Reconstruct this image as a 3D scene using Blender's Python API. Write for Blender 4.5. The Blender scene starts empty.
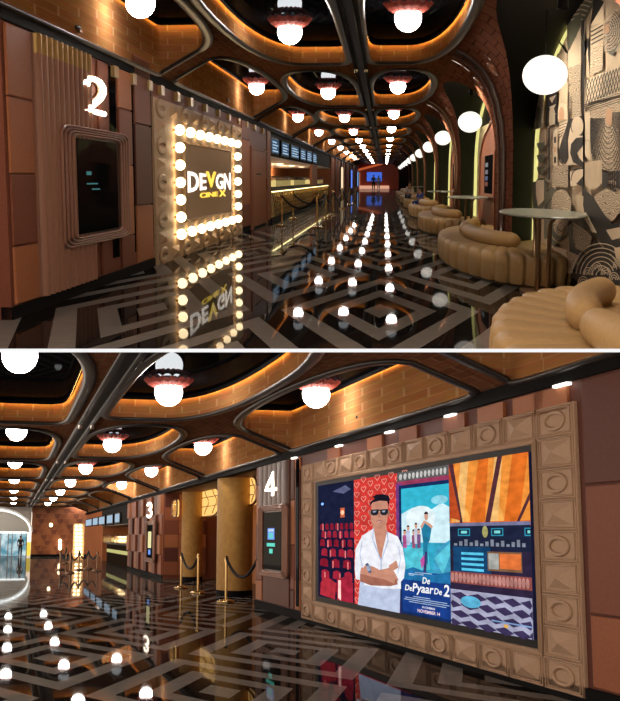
import bpy, math, random
from mathutils import Vector, Matrix
from math import sin, cos, pi, radians, sqrt
random.seed(7)
F = 1100.0                                   # focal length in pixels for a 620 px wide frame
# ------------------------------------------------------------------ camera, world, exposure
scn = bpy.context.scene
col = scn.collection
cd = bpy.data.cameras.new('camera'); cam = bpy.data.objects.new('camera', cd); col.objects.link(cam)
cd.sensor_fit = 'HORIZONTAL'; cd.sensor_width = 36.0; cd.lens = 36.0 * F / 620.0
cd.clip_start = 0.1; cd.clip_end = 500
cam.location = (0, 0, 0); cam.rotation_euler = (pi/2, 0, 0)
scn.camera = cam
w = bpy.data.worlds.new('world'); scn.world = w; w.use_nodes = True
w.node_tree.nodes['Background'].inputs[0].default_value = (1.0, 0.80, 0.64, 1)
w.node_tree.nodes['Background'].inputs[1].default_value = 1.0
scn.view_settings.view_transform = 'Standard'; scn.view_settings.look = 'None'
scn.view_settings.exposure = 0.9; scn.view_settings.gamma = 1.0
scn.view_settings.use_curve_mapping = False

GLOBE = 20.0

# ------------------------------------------------------------------ rooms: two halls, one over the other
class Room:
    def __init__(s, vx, vy, side):
        a = Vector((vx - 310, F, 350.5 - vy)).normalized()      # the way the hall runs
        u = Vector((0, -a.z, a.y)).normalized()
        c = a.cross(u).normalized()
        s.R = Matrix((c, a, u)).transposed(); s.side = side
        s.objs = []
    def ray(s, px, py):
        return s.R.transposed() @ Vector(((px - 310)/F, 1, (350.5 - py)/F))
    def atx(s, px, py, X): r = s.ray(px, py); return r * (X / r.x)
    def aty(s, px, py, Y): r = s.ray(px, py); return r * (Y / r.y)
    def atz(s, px, py, Z): r = s.ray(px, py); return r * (Z / r.z)
TOP = Room(384, 179, 1)
BOT = Room(12, 535, -1)
rm = TOP
def use(r):
    global rm
    rm = r

# ------------------------------------------------------------------ materials
MATS = {}
def mat(name, color=(.5,.5,.5), rough=.5, metal=0., emit=None, strength=0., spec=.2, coat=0.):
    if name in MATS: return MATS[name]
    m = bpy.data.materials.new(name); m.use_nodes = True
    b = m.node_tree.nodes['Principled BSDF']
    b.inputs['Base Color'].default_value = (*color, 1); b.inputs['Roughness'].default_value = rough
    b.inputs['Metallic'].default_value = metal; b.inputs['Specular IOR Level'].default_value = spec
    b.inputs['Coat Weight'].default_value = coat
    if emit: b.inputs['Emission Color'].default_value = (*emit, 1); b.inputs['Emission Strength'].default_value = strength
    MATS[name] = m
    return m
def bsdf(m): return m.node_tree.nodes['Principled BSDF']
def N(m, t, **kw):
    n = m.node_tree.nodes.new(t)
    for k, v in kw.items():
        if k.startswith('i_'): n.inputs[k[2:].replace('_', ' ')].default_value = v
        else: setattr(n, k, v)
    return n
def L(m, a, b): m.node_tree.links.new(a, b)
def noisy(name, c1, c2, scale, rough=.5, bump=0., metal=0., spec=.1, vscale=(1, 1, 1), detail=4):
    if name in MATS: return MATS[name]
    m = mat(name, c1, rough, metal, spec=spec)
    tc = N(m, 'ShaderNodeTexCoord'); mp = N(m, 'ShaderNodeMapping'); mp.inputs['Scale'].default_value = vscale
    nz = N(m, 'ShaderNodeTexNoise'); nz.inputs['Scale'].default_value = scale; nz.inputs['Detail'].default_value = detail
    mx = N(m, 'ShaderNodeMix', data_type='RGBA'); mx.inputs[6].default_value = (*c1, 1); mx.inputs[7].default_value = (*c2, 1)
    rp = N(m, 'ShaderNodeMapRange'); rp.inputs[1].default_value = .35; rp.inputs[2].default_value = .65
    L(m, tc.outputs['Object'], mp.inputs[0]); L(m, mp.outputs[0], nz.inputs[0]); L(m, nz.outputs[0], rp.inputs[0]); L(m, rp.outputs[0], mx.inputs[0])
    L(m, mx.outputs[2], bsdf(m).inputs['Base Color'])
    if bump:
        bp = N(m, 'ShaderNodeBump'); bp.inputs['Strength'].default_value = bump; bp.inputs['Distance'].default_value = .01
        L(m, nz.outputs[0], bp.inputs['Height']); L(m, bp.outputs[0], bsdf(m).inputs['Normal'])
    return m
def brick(name, c1, c2, mortar, bw, bh, ms=.012, rough=.5):
    m = mat(name, c1, .85, spec=0)
    uv = N(m, 'ShaderNodeUVMap'); mp = N(m, 'ShaderNodeMapping')
    mp.inputs['Scale'].default_value = (1/bw, 1/bh, 1)
    bt = N(m, 'ShaderNodeTexBrick'); bt.inputs['Scale'].default_value = 1
    bt.inputs['Brick Width'].default_value = 1; bt.inputs['Row Height'].default_value = 1
    bt.inputs['Mortar Size'].default_value = ms; bt.inputs['Mortar Smooth'].default_value = .3
    bt.inputs['Color1'].default_value = (*c1, 1); bt.inputs['Color2'].default_value = (*c2, 1); bt.inputs['Mortar'].default_value = (*mortar, 1)
    nz = N(m, 'ShaderNodeTexNoise'); nz.inputs['Scale'].default_value = 3.0
    mx = N(m, 'ShaderNodeMix', data_type='RGBA', blend_type='MULTIPLY'); mx.inputs[0].default_value = .45
    L(m, uv.outputs[0], mp.inputs[0]); L(m, mp.outputs[0], bt.inputs[0]); L(m, mp.outputs[0], nz.inputs[0])
    L(m, bt.outputs[0], mx.inputs[6]); L(m, nz.outputs[1], mx.inputs[7]); L(m, mx.outputs[2], bsdf(m).inputs['Base Color'])
    bp = N(m, 'ShaderNodeBump'); bp.inputs['Strength'].default_value = .4; bp.inputs['Distance'].default_value = .01; bp.invert = True
    L(m, bt.outputs['Fac'], bp.inputs['Height']); L(m, bp.outputs[0], bsdf(m).inputs['Normal'])
    return m
def glossmix(m, fac, rough, colr=(1, 1, 1), rvar=None):
    """lacquer: a diffuse body with a fixed share of mirror reflection"""
    nt = m.node_tree; out = nt.nodes['Material Output']; b = bsdf(m)
    g = N(m, 'ShaderNodeBsdfGlossy'); g.inputs['Roughness'].default_value = rough; g.inputs['Color'].default_value = (*colr, 1)
    x = N(m, 'ShaderNodeMixShader'); x.inputs[0].default_value = fac
    b.inputs['Specular IOR Level'].default_value = 0
    L(m, b.outputs[0], x.inputs[1]); L(m, g.outputs[0], x.inputs[2]); L(m, x.outputs[0], out.inputs[0])
    return m

brown_brick = brick('brown_brick', (.17,.065,.03), (.11,.042,.022), (.23,.12,.07), 1.15, .085, .05)
soffit_brick = brick('soffit_brick', (.20,.085,.045), (.14,.06,.034), (.24,.13,.07), .5, .1, .05, .6)
oak_brick = brick('oak_brick', (.50,.24,.09), (.42,.185,.07), (.60,.36,.17), 1.6, .1, .03)
black_trim = mat('black_trim', (.010,.009,.010), .5, spec=.1)
black_matt = mat('black_matt', (.005,.005,.006), .7, spec=.05)
groove_black = mat('groove_black', (.02,.02,.022), .35)
steel = mat('dark_steel', (.30,.28,.27), .25, 1.0)
chrome = mat('chrome', (.8,.78,.75), .12, 1.0)
brass = mat('brass', (.62,.43,.18), .25, 1.0)
bronze = mat('bronze', (.33,.2,.12), .3, 1.0)
ceil_mirror = glossmix(mat('ceiling_mirror', (.004,.004,.005), .5), .025, .008, (.8,.9,1))
globe_mat = mat('globe_glow', (.9,.9,.9), .3, emit=(1,.93,.86), strength=GLOBE)
lantern_mat = mat('lantern_glow', (.9,.9,.9), .4, emit=(1,.96,.88), strength=.8)
def stripes_lantern():
    m = lantern_mat
    tc = N(m, 'ShaderNodeTexCoord'); sp = N(m, 'ShaderNodeSeparateXYZ'); mt = N(m, 'ShaderNodeMath', operation='MULTIPLY'); mt.inputs[1].default_value = 20
    fr = N(m, 'ShaderNodeMath', operation='FRACT'); gt = N(m, 'ShaderNodeMath', operation='GREATER_THAN'); gt.inputs[1].default_value = .1
    mr = N(m, 'ShaderNodeMapRange'); mr.inputs[3].default_value = .42; mr.inputs[4].default_value = .56
    L(m, tc.outputs['Object'], sp.inputs[0]); L(m, sp.outputs[2], mt.inputs[0]); L(m, mt.outputs[0], fr.inputs[0]); L(m, fr.outputs[0], gt.inputs[0])
    L(m, gt.outputs[0], mr.inputs[0]); L(m, mr.outputs[0], bsdf(m).inputs['Emission Strength'])
stripes_lantern()
coral = mat('coral_shade', (.30,.065,.05), .6, spec=.1)
cove = mat('cove_glow', (1,.7,.3), .5, emit=(1,.56,.15), strength=5.0)
led_yellow = mat('led_yellow', (1,1,.5), .5, emit=(1,.84,.22), strength=7)
bulb_mat = mat('bulb_glow', (1,.9,.7), .3, emit=(1,.74,.42), strength=4)
neon = mat('neon_glow', (1,1,1), .3, emit=(1,.86,.68), strength=3)
logo_white = mat('logo_white', (1,1,1), .3, emit=(1,.92,.80), strength=.75)
logo_yellow = mat('logo_yellow', (1,.9,.2), .3, emit=(1,.70,.08), strength=.6)
leather = [noisy('leather_a', (.33,.12,.06), (.29,.10,.052), 40, .5), noisy('leather_b', (.23,.08,.048), (.20,.07,.044), 40, .5), noisy('leather_c', (.42,.165,.075), (.37,.14,.065), 40, .5), noisy('leather_d', (.13,.046,.034), (.11,.04,.03), 40, .5)]
flute_mat = mat('fluted_brown', (.36,.19,.135), .35)
flute_dark = mat('fluted_dark', (.10,.055,.045), .35)
gold_cap = mat('gold_cap', (.42,.28,.11), .35, .7)
tile_mat = noisy('plaster_tile', (.56,.39,.24), (.50,.345,.21), 30, .5)
tile_grey = noisy('stone_tile', (.50,.34,.235), (.45,.305,.21), 60, .55)
marq_panel = mat('marquee_panel', (.60,.45,.32), .6, spec=.05)
screen_black = glossmix(mat('screen_black', (.006,.006,.007), .4), .018, .03)
sofa = noisy('tan_leather', (.40,.26,.115), (.35,.225,.095), 25, .42, .1)
sofa_dark = mat('sofa_plinth', (.03,.02,.015), .5)
glass_top = glossmix(mat('stone_table_top', (.30,.31,.26), .3), .25, .05)
end_red = mat('end_red', (.38,.07,.03), .5)
white_paint = mat('white_paint', (.8,.78,.74), .6)

def em(name, c, s=1.0):
    return mat('glow_' + name, (0, 0, 0), .5, spec=0, emit=c, strength=s/1.87)

# ------------------------------------------------------------------ mesh builder (coordinates are the hall's own: x across, y along, z up, eye at 0)
class MB:
    def __init__(s): s.v = []; s.f = []; s.m = []; s.sm = []; s.uv = []
    def add(s, vs, fs, m=0, smooth=False, uvs=None):
        n = len(s.v); s.v += [Vector(p) for p in vs]
        for i, f in enumerate(fs):
            s.f.append([n + k for k in f]); s.m.append(m); s.sm.append(smooth)
            s.uv.append([uvs[k] for k in f] if uvs else None)
        return s
    def box(s, x0, x1, y0, y1, z0, z1, m=0):
        vs = [(x, y, z) for z in (z0, z1) for y in (y0, y1) for x in (x0, x1)]
        return s.add(vs, [(0,2,3,1),(4,5,7,6),(0,1,5,4),(2,6,7,3),(0,4,6,2),(1,3,7,5)], m)
    def bevbox(s, x0, x1, y0, y1, z0, z1, b, m=0):
        """box with chamfered rim on its +x / -x faces"""
        vs = []
        for x, i in ((x0, 1), (x0 + b, 0), (x1 - b, 0), (x1, 1)):
            by = b * 2.2 * i; bz = b * i
            vs += [(x, y0+by, z0+bz), (x, y1-by, z0+bz), (x, y1-by, z1-bz), (x, y0+by, z1-bz)]
        fs = [(0,1,2,3), (15,14,13,12)]
        for r in range(3):
            for k in range(4): fs.append((r*4+k, r*4+(k+1)%4, r*4+4+(k+1)%4, r*4+4+k))
        return s.add(vs, fs, m)
    def ell(s, c, r, seg=20, rings=12, m=0, z0=0., z1=pi):
        c = Vector(c); vs = []; fs = []
        for i in range(rings + 1):
            t = z0 + (z1 - z0) * i / rings
            for j in range(seg):
                a = 2*pi*j/seg; vs.append(c + Vector((r[0]*sin(t)*cos(a), r[1]*sin(t)*sin(a), r[2]*cos(t))))
        for i in range(rings):
            for j in range(seg): fs.append((i*seg+j, (i+1)*seg+j, (i+1)*seg+(j+1)%seg, i*seg+(j+1)%seg))
        return s.add(vs, fs, m, True)
    def lathe(s, prof, c, seg=24, sx=1., sy=1., m=0, smooth=True, flute=0, fa=0.):
        c = Vector(c); vs = []; fs = []
        for (r, z) in prof:
            for j in range(seg):
                a = 2*pi*j/seg; k = 1 + (fa*cos(flute*a) if flute else 0)
                vs.append(c + Vector((r*sx*cos(a), r*sy*sin(a), z*k if flute else z)))
        for i in range(len(prof)-1):
            for j in range(seg): fs.append((i*seg+j, i*seg+(j+1)%seg, (i+1)*seg+(j+1)%seg, (i+1)*seg+j))
        return s.add(vs, fs, m, smooth)
    def tube(s, path, r, seg=8, closed=False, m=0, caps=True, up=None, rw=None):
        P = [Vector(p) for p in path]; n = len(P); vs = []; fs = []
        prev = None
        for i in range(n):
            a = P[(i-1) % n] if (closed or i) else P[i]; b = P[(i+1) % n] if (closed or i < n-1) else P[i]
            d = (b - a).normalized()
            if up is not None: q = d.cross(Vector(up))
            elif prev is None: q = d.orthogonal()
            else: q = prev - d * prev.dot(d)
            if q.length < 1e-6: q = d.orthogonal()
            q.normalize(); prev = q; t = d.cross(q)
            rr = r[i] if isinstance(r, (list, tuple)) else r
            for j in range(seg):
                an = 2*pi*j/seg
                vs.append(P[i] + q*(cos(an)*rr) + t*(sin(an)*(rw if rw else rr)))
        for i in range(n if closed else n-1):
            for j in range(seg): fs.append((i*seg+j, i*seg+(j+1)%seg, ((i+1)%n)*seg+(j+1)%seg, ((i+1)%n)*seg+j))
        if not closed and caps: fs += [tuple(range(seg))[::-1], tuple(range((n-1)*seg, n*seg))]
        return s.add(vs, fs, m, True)
    def poly(s, pts, m=0): return s.add(pts, [tuple(range(len(pts)))], m)
    def prism(s, pts, off, m=0):
        n = len(pts); off = Vector(off); P = [Vector(p) for p in pts]
        fs = [tuple(range(n)), tuple(range(2*n-1, n-1, -1))] + [(i, (i+1)%n, n+(i+1)%n, n+i) for i in range(n)]
        return s.add(P + [p + off for p in P], fs, m)
    def grid(s, rows, m=0, smooth=True, uvs=None):
        n = len(rows[0]); vs = [p for r in rows for p in r]
        uu = [p for r in uvs for p in r] if uvs else None
        fs = [(i*n+j, i*n+j+1, (i+1)*n+j+1, (i+1)*n+j) for i in range(len(rows)-1) for j in range(n-1)]
        return s.add(vs, fs, m, smooth, uu)

ORI = {}
def _mw(o): return Matrix.Translation(rm.R @ o) @ rm.R.to_4x4()
def tagit(o, label=None, cat=None, group=None, kind=None):
    if label: o['label'] = label
    if cat: o['category'] = cat
    if group: o['group'] = group
    if kind: o['kind'] = kind
    return o
def thing(name, o, label=None, cat=None, group=None, kind=None):
    e = bpy.data.objects.new(name, None); col.objects.link(e); e.empty_display_size = .1
    o = Vector(o); e.matrix_world = _mw(o); ORI[e.name] = o; rm.objs.append(e)
    return tagit(e, label, cat, group, kind)
def mk(name, mb, mats, parent=None, o=None, **tg):
    if parent is not None: o = ORI[parent.name]
    elif o is None:
        n = len(mb.v); o = sum(mb.v, Vector()) / n; o.z = min(p.z for p in mb.v)
    o = Vector(o)
    me = bpy.data.meshes.new(name); me.from_pydata([tuple(p - o) for p in mb.v], [], mb.f)
    if not isinstance(mats, (list, tuple)): mats = [mats]
    for m in mats: me.materials.append(m)
    me.polygons.foreach_set('material_index', mb.m); me.polygons.foreach_set('use_smooth', mb.sm)
    if any(u is not None for u in mb.uv):
        ul = me.uv_layers.new(name='UVMap'); k = 0
        for u, f in zip(mb.uv, mb.f):
            for i in range(len(f)):
                if u: ul.data[k].uv = u[i]
                k += 1
    me.update()
    ob = bpy.data.objects.new(name, me); col.objects.link(ob); ORI[ob.name] = o; rm.objs.append(ob)
    if parent is not None: ob.parent = parent
    else: ob.matrix_world = _mw(o)
    return tagit(ob, **tg)
def dup(root, d, label=None, group=None):
    def rec(o, par):
        c = o.copy(); col.objects.link(c); c.parent = par; ORI[c.name] = ORI[o.name] + (Vector(d) if par is None else Vector()); rm.objs.append(c)
        for ch in list(kids.get(o, [])): rec(ch, c)
        return c
    kids = {}
    for ob in rm.objs:
        if ob.parent: kids.setdefault(ob.parent, []).append(ob)
    r = rec(root, root.parent)
    r.location = root.location + (Vector(d) if root.parent else rm.R @ Vector(d))
    if label: r['label'] = label
    if group: r['group'] = group
    return r

_tc = {}
def glyphs(txt, bold=0.0):
    """outline lettering as flat 2D faces, normalised to 0..1 in both directions"""
    if (txt, bold) in _tc: return _tc[(txt, bold)]
    c = bpy.data.curves.new('t', 'FONT'); c.body = txt; c.offset = bold; c.resolution_u = 3
    o = bpy.data.objects.new('t', c); col.objects.link(o)
    dg = bpy.context.evaluated_depsgraph_get(); me = bpy.data.meshes.new_from_object(o.evaluated_get(dg))
    vs = [tuple(v.co[:2]) for v in me.vertices]; fs = [tuple(p.vertices) for p in me.polygons]
    bpy.data.objects.remove(o); bpy.data.curves.remove(c); bpy.data.meshes.remove(me)
    x0 = min(v[0] for v in vs); x1 = max(v[0] for v in vs); y0 = min(v[1] for v in vs); y1 = max(v[1] for v in vs)
    r = ([((v[0]-x0)/(x1-x0), (v[1]-y0)/(y1-y0)) for v in vs], fs); _tc[(txt, bold)] = r
    return r
def text_on(mb, txt, fn, m=0, bold=0.0, depth=None):
    vs, fs = glyphs(txt, bold); P = [Vector(fn(u, v)) for u, v in vs]
    mb.add(P, fs, m)
    if depth is not None:
        d = Vector(depth); n = len(P); cnt = {}
        for f in fs:
            for i in range(len(f)):
                e = (f[i], f[(i+1) % len(f)]); cnt[e] = 1
        side = [(a, b, n+b, n+a) for (a, b) in cnt if (b, a) not in cnt]
        mb.add(P + [p + d for p in P], side + [tuple(n+k for k in f) for f in fs], m)

# ------------------------------------------------------------------ floor
def floor_mat(name, x0, y0, a, b, sk, light, dark, fac=.10, rough=.022, swap=1.0):
    m = mat(name, dark, .35)
    tc = N(m, 'ShaderNodeTexCoord'); sp = N(m, 'ShaderNodeSeparateXYZ'); L(m, tc.outputs['Object'], sp.inputs[0])
    def M(op, x, y=None, z=None):
        n = N(m, 'ShaderNodeMath', operation=op)
        for i, q in enumerate((x, y, z)):
            if q is None: continue
            if isinstance(q, (int, float)): n.inputs[i].default_value = q
            else: L(m, q, n.inputs[i])
        return n.outputs[0]
    px = M('DIVIDE', M('SUBTRACT', sp.outputs[0], x0), a)
    py = M('DIVIDE', M('SUBTRACT', sp.outputs[1], y0), b)
    px = M('ADD', px, M('MULTIPLY', py, sk))
    u = M('ADD', px, py); v = M('SUBTRACT', px, py)
    fu = M('ABSOLUTE', M('SUBTRACT', u, M('ROUND', u))); fv = M('ABSOLUTE', M('SUBTRACT', v, M('ROUND', v)))
    d = M('MULTIPLY', M('MAXIMUM', fu, fv), 2.0)
    cr = N(m, 'ShaderNodeValToRGB'); cr.color_ramp.interpolation = 'CONSTANT'; L(m, d, cr.inputs[0])
    e = cr.color_ramp.elements; e[0].position = 0; e[0].color = (*light, 1); e[1].position = .14; e[1].color = (*dark, 1)
    for p, c in ((.31, light), (.49, dark), (.67, light), (.86, dark)):
        q = e.new(p); q.color = (*c, 1)
    nz = N(m, 'ShaderNodeTexNoise'); nz.inputs['Scale'].default_value = 6; nz.inputs['Detail'].default_value = 6
    mx = N(m, 'ShaderNodeMix', data_type='RGBA', blend_type='MULTIPLY'); mx.inputs[0].default_value = .35
    L(m, tc.outputs['Object'], nz.inputs[0]); L(m, cr.outputs[0], mx.inputs[6]); L(m, nz.outputs[0], mx.inputs[7])
    L(m, mx.outputs[2], bsdf(m).inputs['Base Color'])
    glossmix(m, fac, rough)
    lw = N(m, 'ShaderNodeLayerWeight'); lw.inputs[0].default_value = .5; mr = N(m, 'ShaderNodeMapRange')
    mr.inputs[1].default_value = .84; mr.inputs[2].default_value = .985; mr.inputs[3].default_value = fac*.8; mr.inputs[4].default_value = .42
    x = [n for n in m.node_tree.nodes if n.type == 'MIX_SHADER'][0]; L(m, lw.outputs['Facing'], mr.inputs[0]); L(m, mr.outputs[0], x.inputs[0])
    return m

# ------------------------------------------------------------------ ceiling recess lobes
def superell(cx, cy, rx, ry, nl, nr, n=48, ne=None):
    pts = []
    for i in range(n):
        t = 2*pi*(i+.5)/n; c, s = cos(t), sin(t); e = nr if c > 0 else nl
        if s < 0 and 6 < e < 20: e = 2.5
        pts.append((cx + rx*math.copysign(abs(c)**(2/e), c), cy + ry*math.copysign(abs(s)**(2/e), s)))
    return pts
def lobe(ceil_mb, x0, x1, y0, y1, hole, prof, Hm, parent, rim_r=.075, coves=True):
    """one cell of the ceiling: soffit with an opening, its wall, its black rim and the dark mirror above"""
    xs = [p[0] for p in hole]; ys = [p[1] for p in hole]
    cx = (min(xs)+max(xs))/2; cy = (min(ys)+max(ys))/2; n = len(hole); outer = []
    for (x, y) in hole:
        dx, dy = x-cx, y-cy; k = 1e9
        if dx > 1e-9: k = min(k, (x1-cx)/dx)
        if dx < -1e-9: k = min(k, (x0-cx)/dx)
        if dy > 1e-9: k = min(k, (y1-cy)/dy)
        if dy < -1e-9: k = min(k, (y0-cy)/dy)
        outer.append((cx+dx*k, cy+dy*k))
    # corners of the cell, snapped to the nearest sample
    for c in ((x0,y0),(x0,y1),(x1,y0),(x1,y1)):
        i = min(range(n), key=lambda j: ((outer[j][0]-c[0])*4)**2 + (outer[j][1]-c[1])**2); outer[i] = c
    rows = []; uvs = []
    for t in (0, .5, 1):
        r = []; q = []
        for i in range(n+1):
            a = hole[i % n]; b = outer[i % n]; x = a[0]+(b[0]-a[0])*t; y = a[1]+(b[1]-a[1])*t
            r.append((x, y, prof(x))); q.append((y*1.0, x))
        rows.append(r); uvs.append(q)
    ceil_mb.grid(rows, 0, True, uvs)
    wall = MB(); rows = [[], []]; uvs = [[], []]; arc = 0
    for i in range(n+1):
        x, y = hole[i % n]
        if i: arc += sqrt(((x-hole[(i-1) % n][0])*3.5)**2 + (y-hole[(i-1) % n][1])**2)
        rows[0].append((x, y, prof(x))); rows[1].append((x, y, Hm)); uvs[0].append((arc, prof(x))); uvs[1].append((arc, Hm))
    wall.grid(rows, 0, False, uvs)
    mk('recess_wall', wall, oak_brick, parent)
    rim = MB(); rim.tube([(x, y, prof(x)-.012) for x, y in hole], rim_r, 6, True, 0, up=(0,0,1), rw=.03)
    mk('recess_rim', rim, black_rim, parent)
    mir = MB(); mir.poly([(x, y, Hm) for x, y in hole]); mk('ceiling_mirror', mir, ceil_mirror, parent)
    if coves:
        cv = MB(); k = []; k2 = []
        for i in range(n+1):
            x, y = hole[i % n]; k.append((x+(cx-x)*.046, y+(cy-y)*.018, Hm-.002)); k2.append((x+(cx-x)*.046, y+(cy-y)*.018, Hm-.05))
        cv.grid([k, k2], 0, False); mk('cove_light', cv, cove, parent)
        cv = MB(); k = [[(x+(cx-x)*.05, y+(cy-y)*.02, z_) for x, y in hole+hole[:1]] for z_ in (Hm, Hm-.055)]
        cv.grid(k, 0, False); mk('cove_profile', cv, black_matt, parent)
black_rim = mat('black_rim', (.03,.026,.025), .35, .2, spec=.3)

def pendant(x, y, H, Hm, label, group, r=.18):
    t = thing('pendant_lamp', (x, y, Hm), label, 'lamp', group)
    g = MB(); g.ell((x, y, H), (r, r, r), 24, 14); mk('globe', g, globe_mat, t)
    s = MB(); p = []
    for k in range(5):
        q = k/4; p.append((.11+.22*q, H+.06+(Hm-.015-H-.06)*q**2.4))
    vs = []; seg = 48
    for (rr, zz) in p:
        for j in range(seg):
            a = 2*pi*j/seg; vs.append(Vector((x+rr*cos(a), y+rr*sin(a), zz+.018*(rr/.3)*cos(16*a))))
    fs = [(i*seg+j, i*seg+(j+1) % seg, (i+1)*seg+(j+1) % seg, (i+1)*seg+j) for i in range(4) for j in range(seg)]
    s.add(vs, fs, 0, False); mk('flared_shade', s, coral, t)
    c = MB(); c.lathe([(.11, H+r*.5), (.11, Hm)], (x, y, 0), 16); mk('ceiling_cap', c, black_trim, t)
    return t
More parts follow.
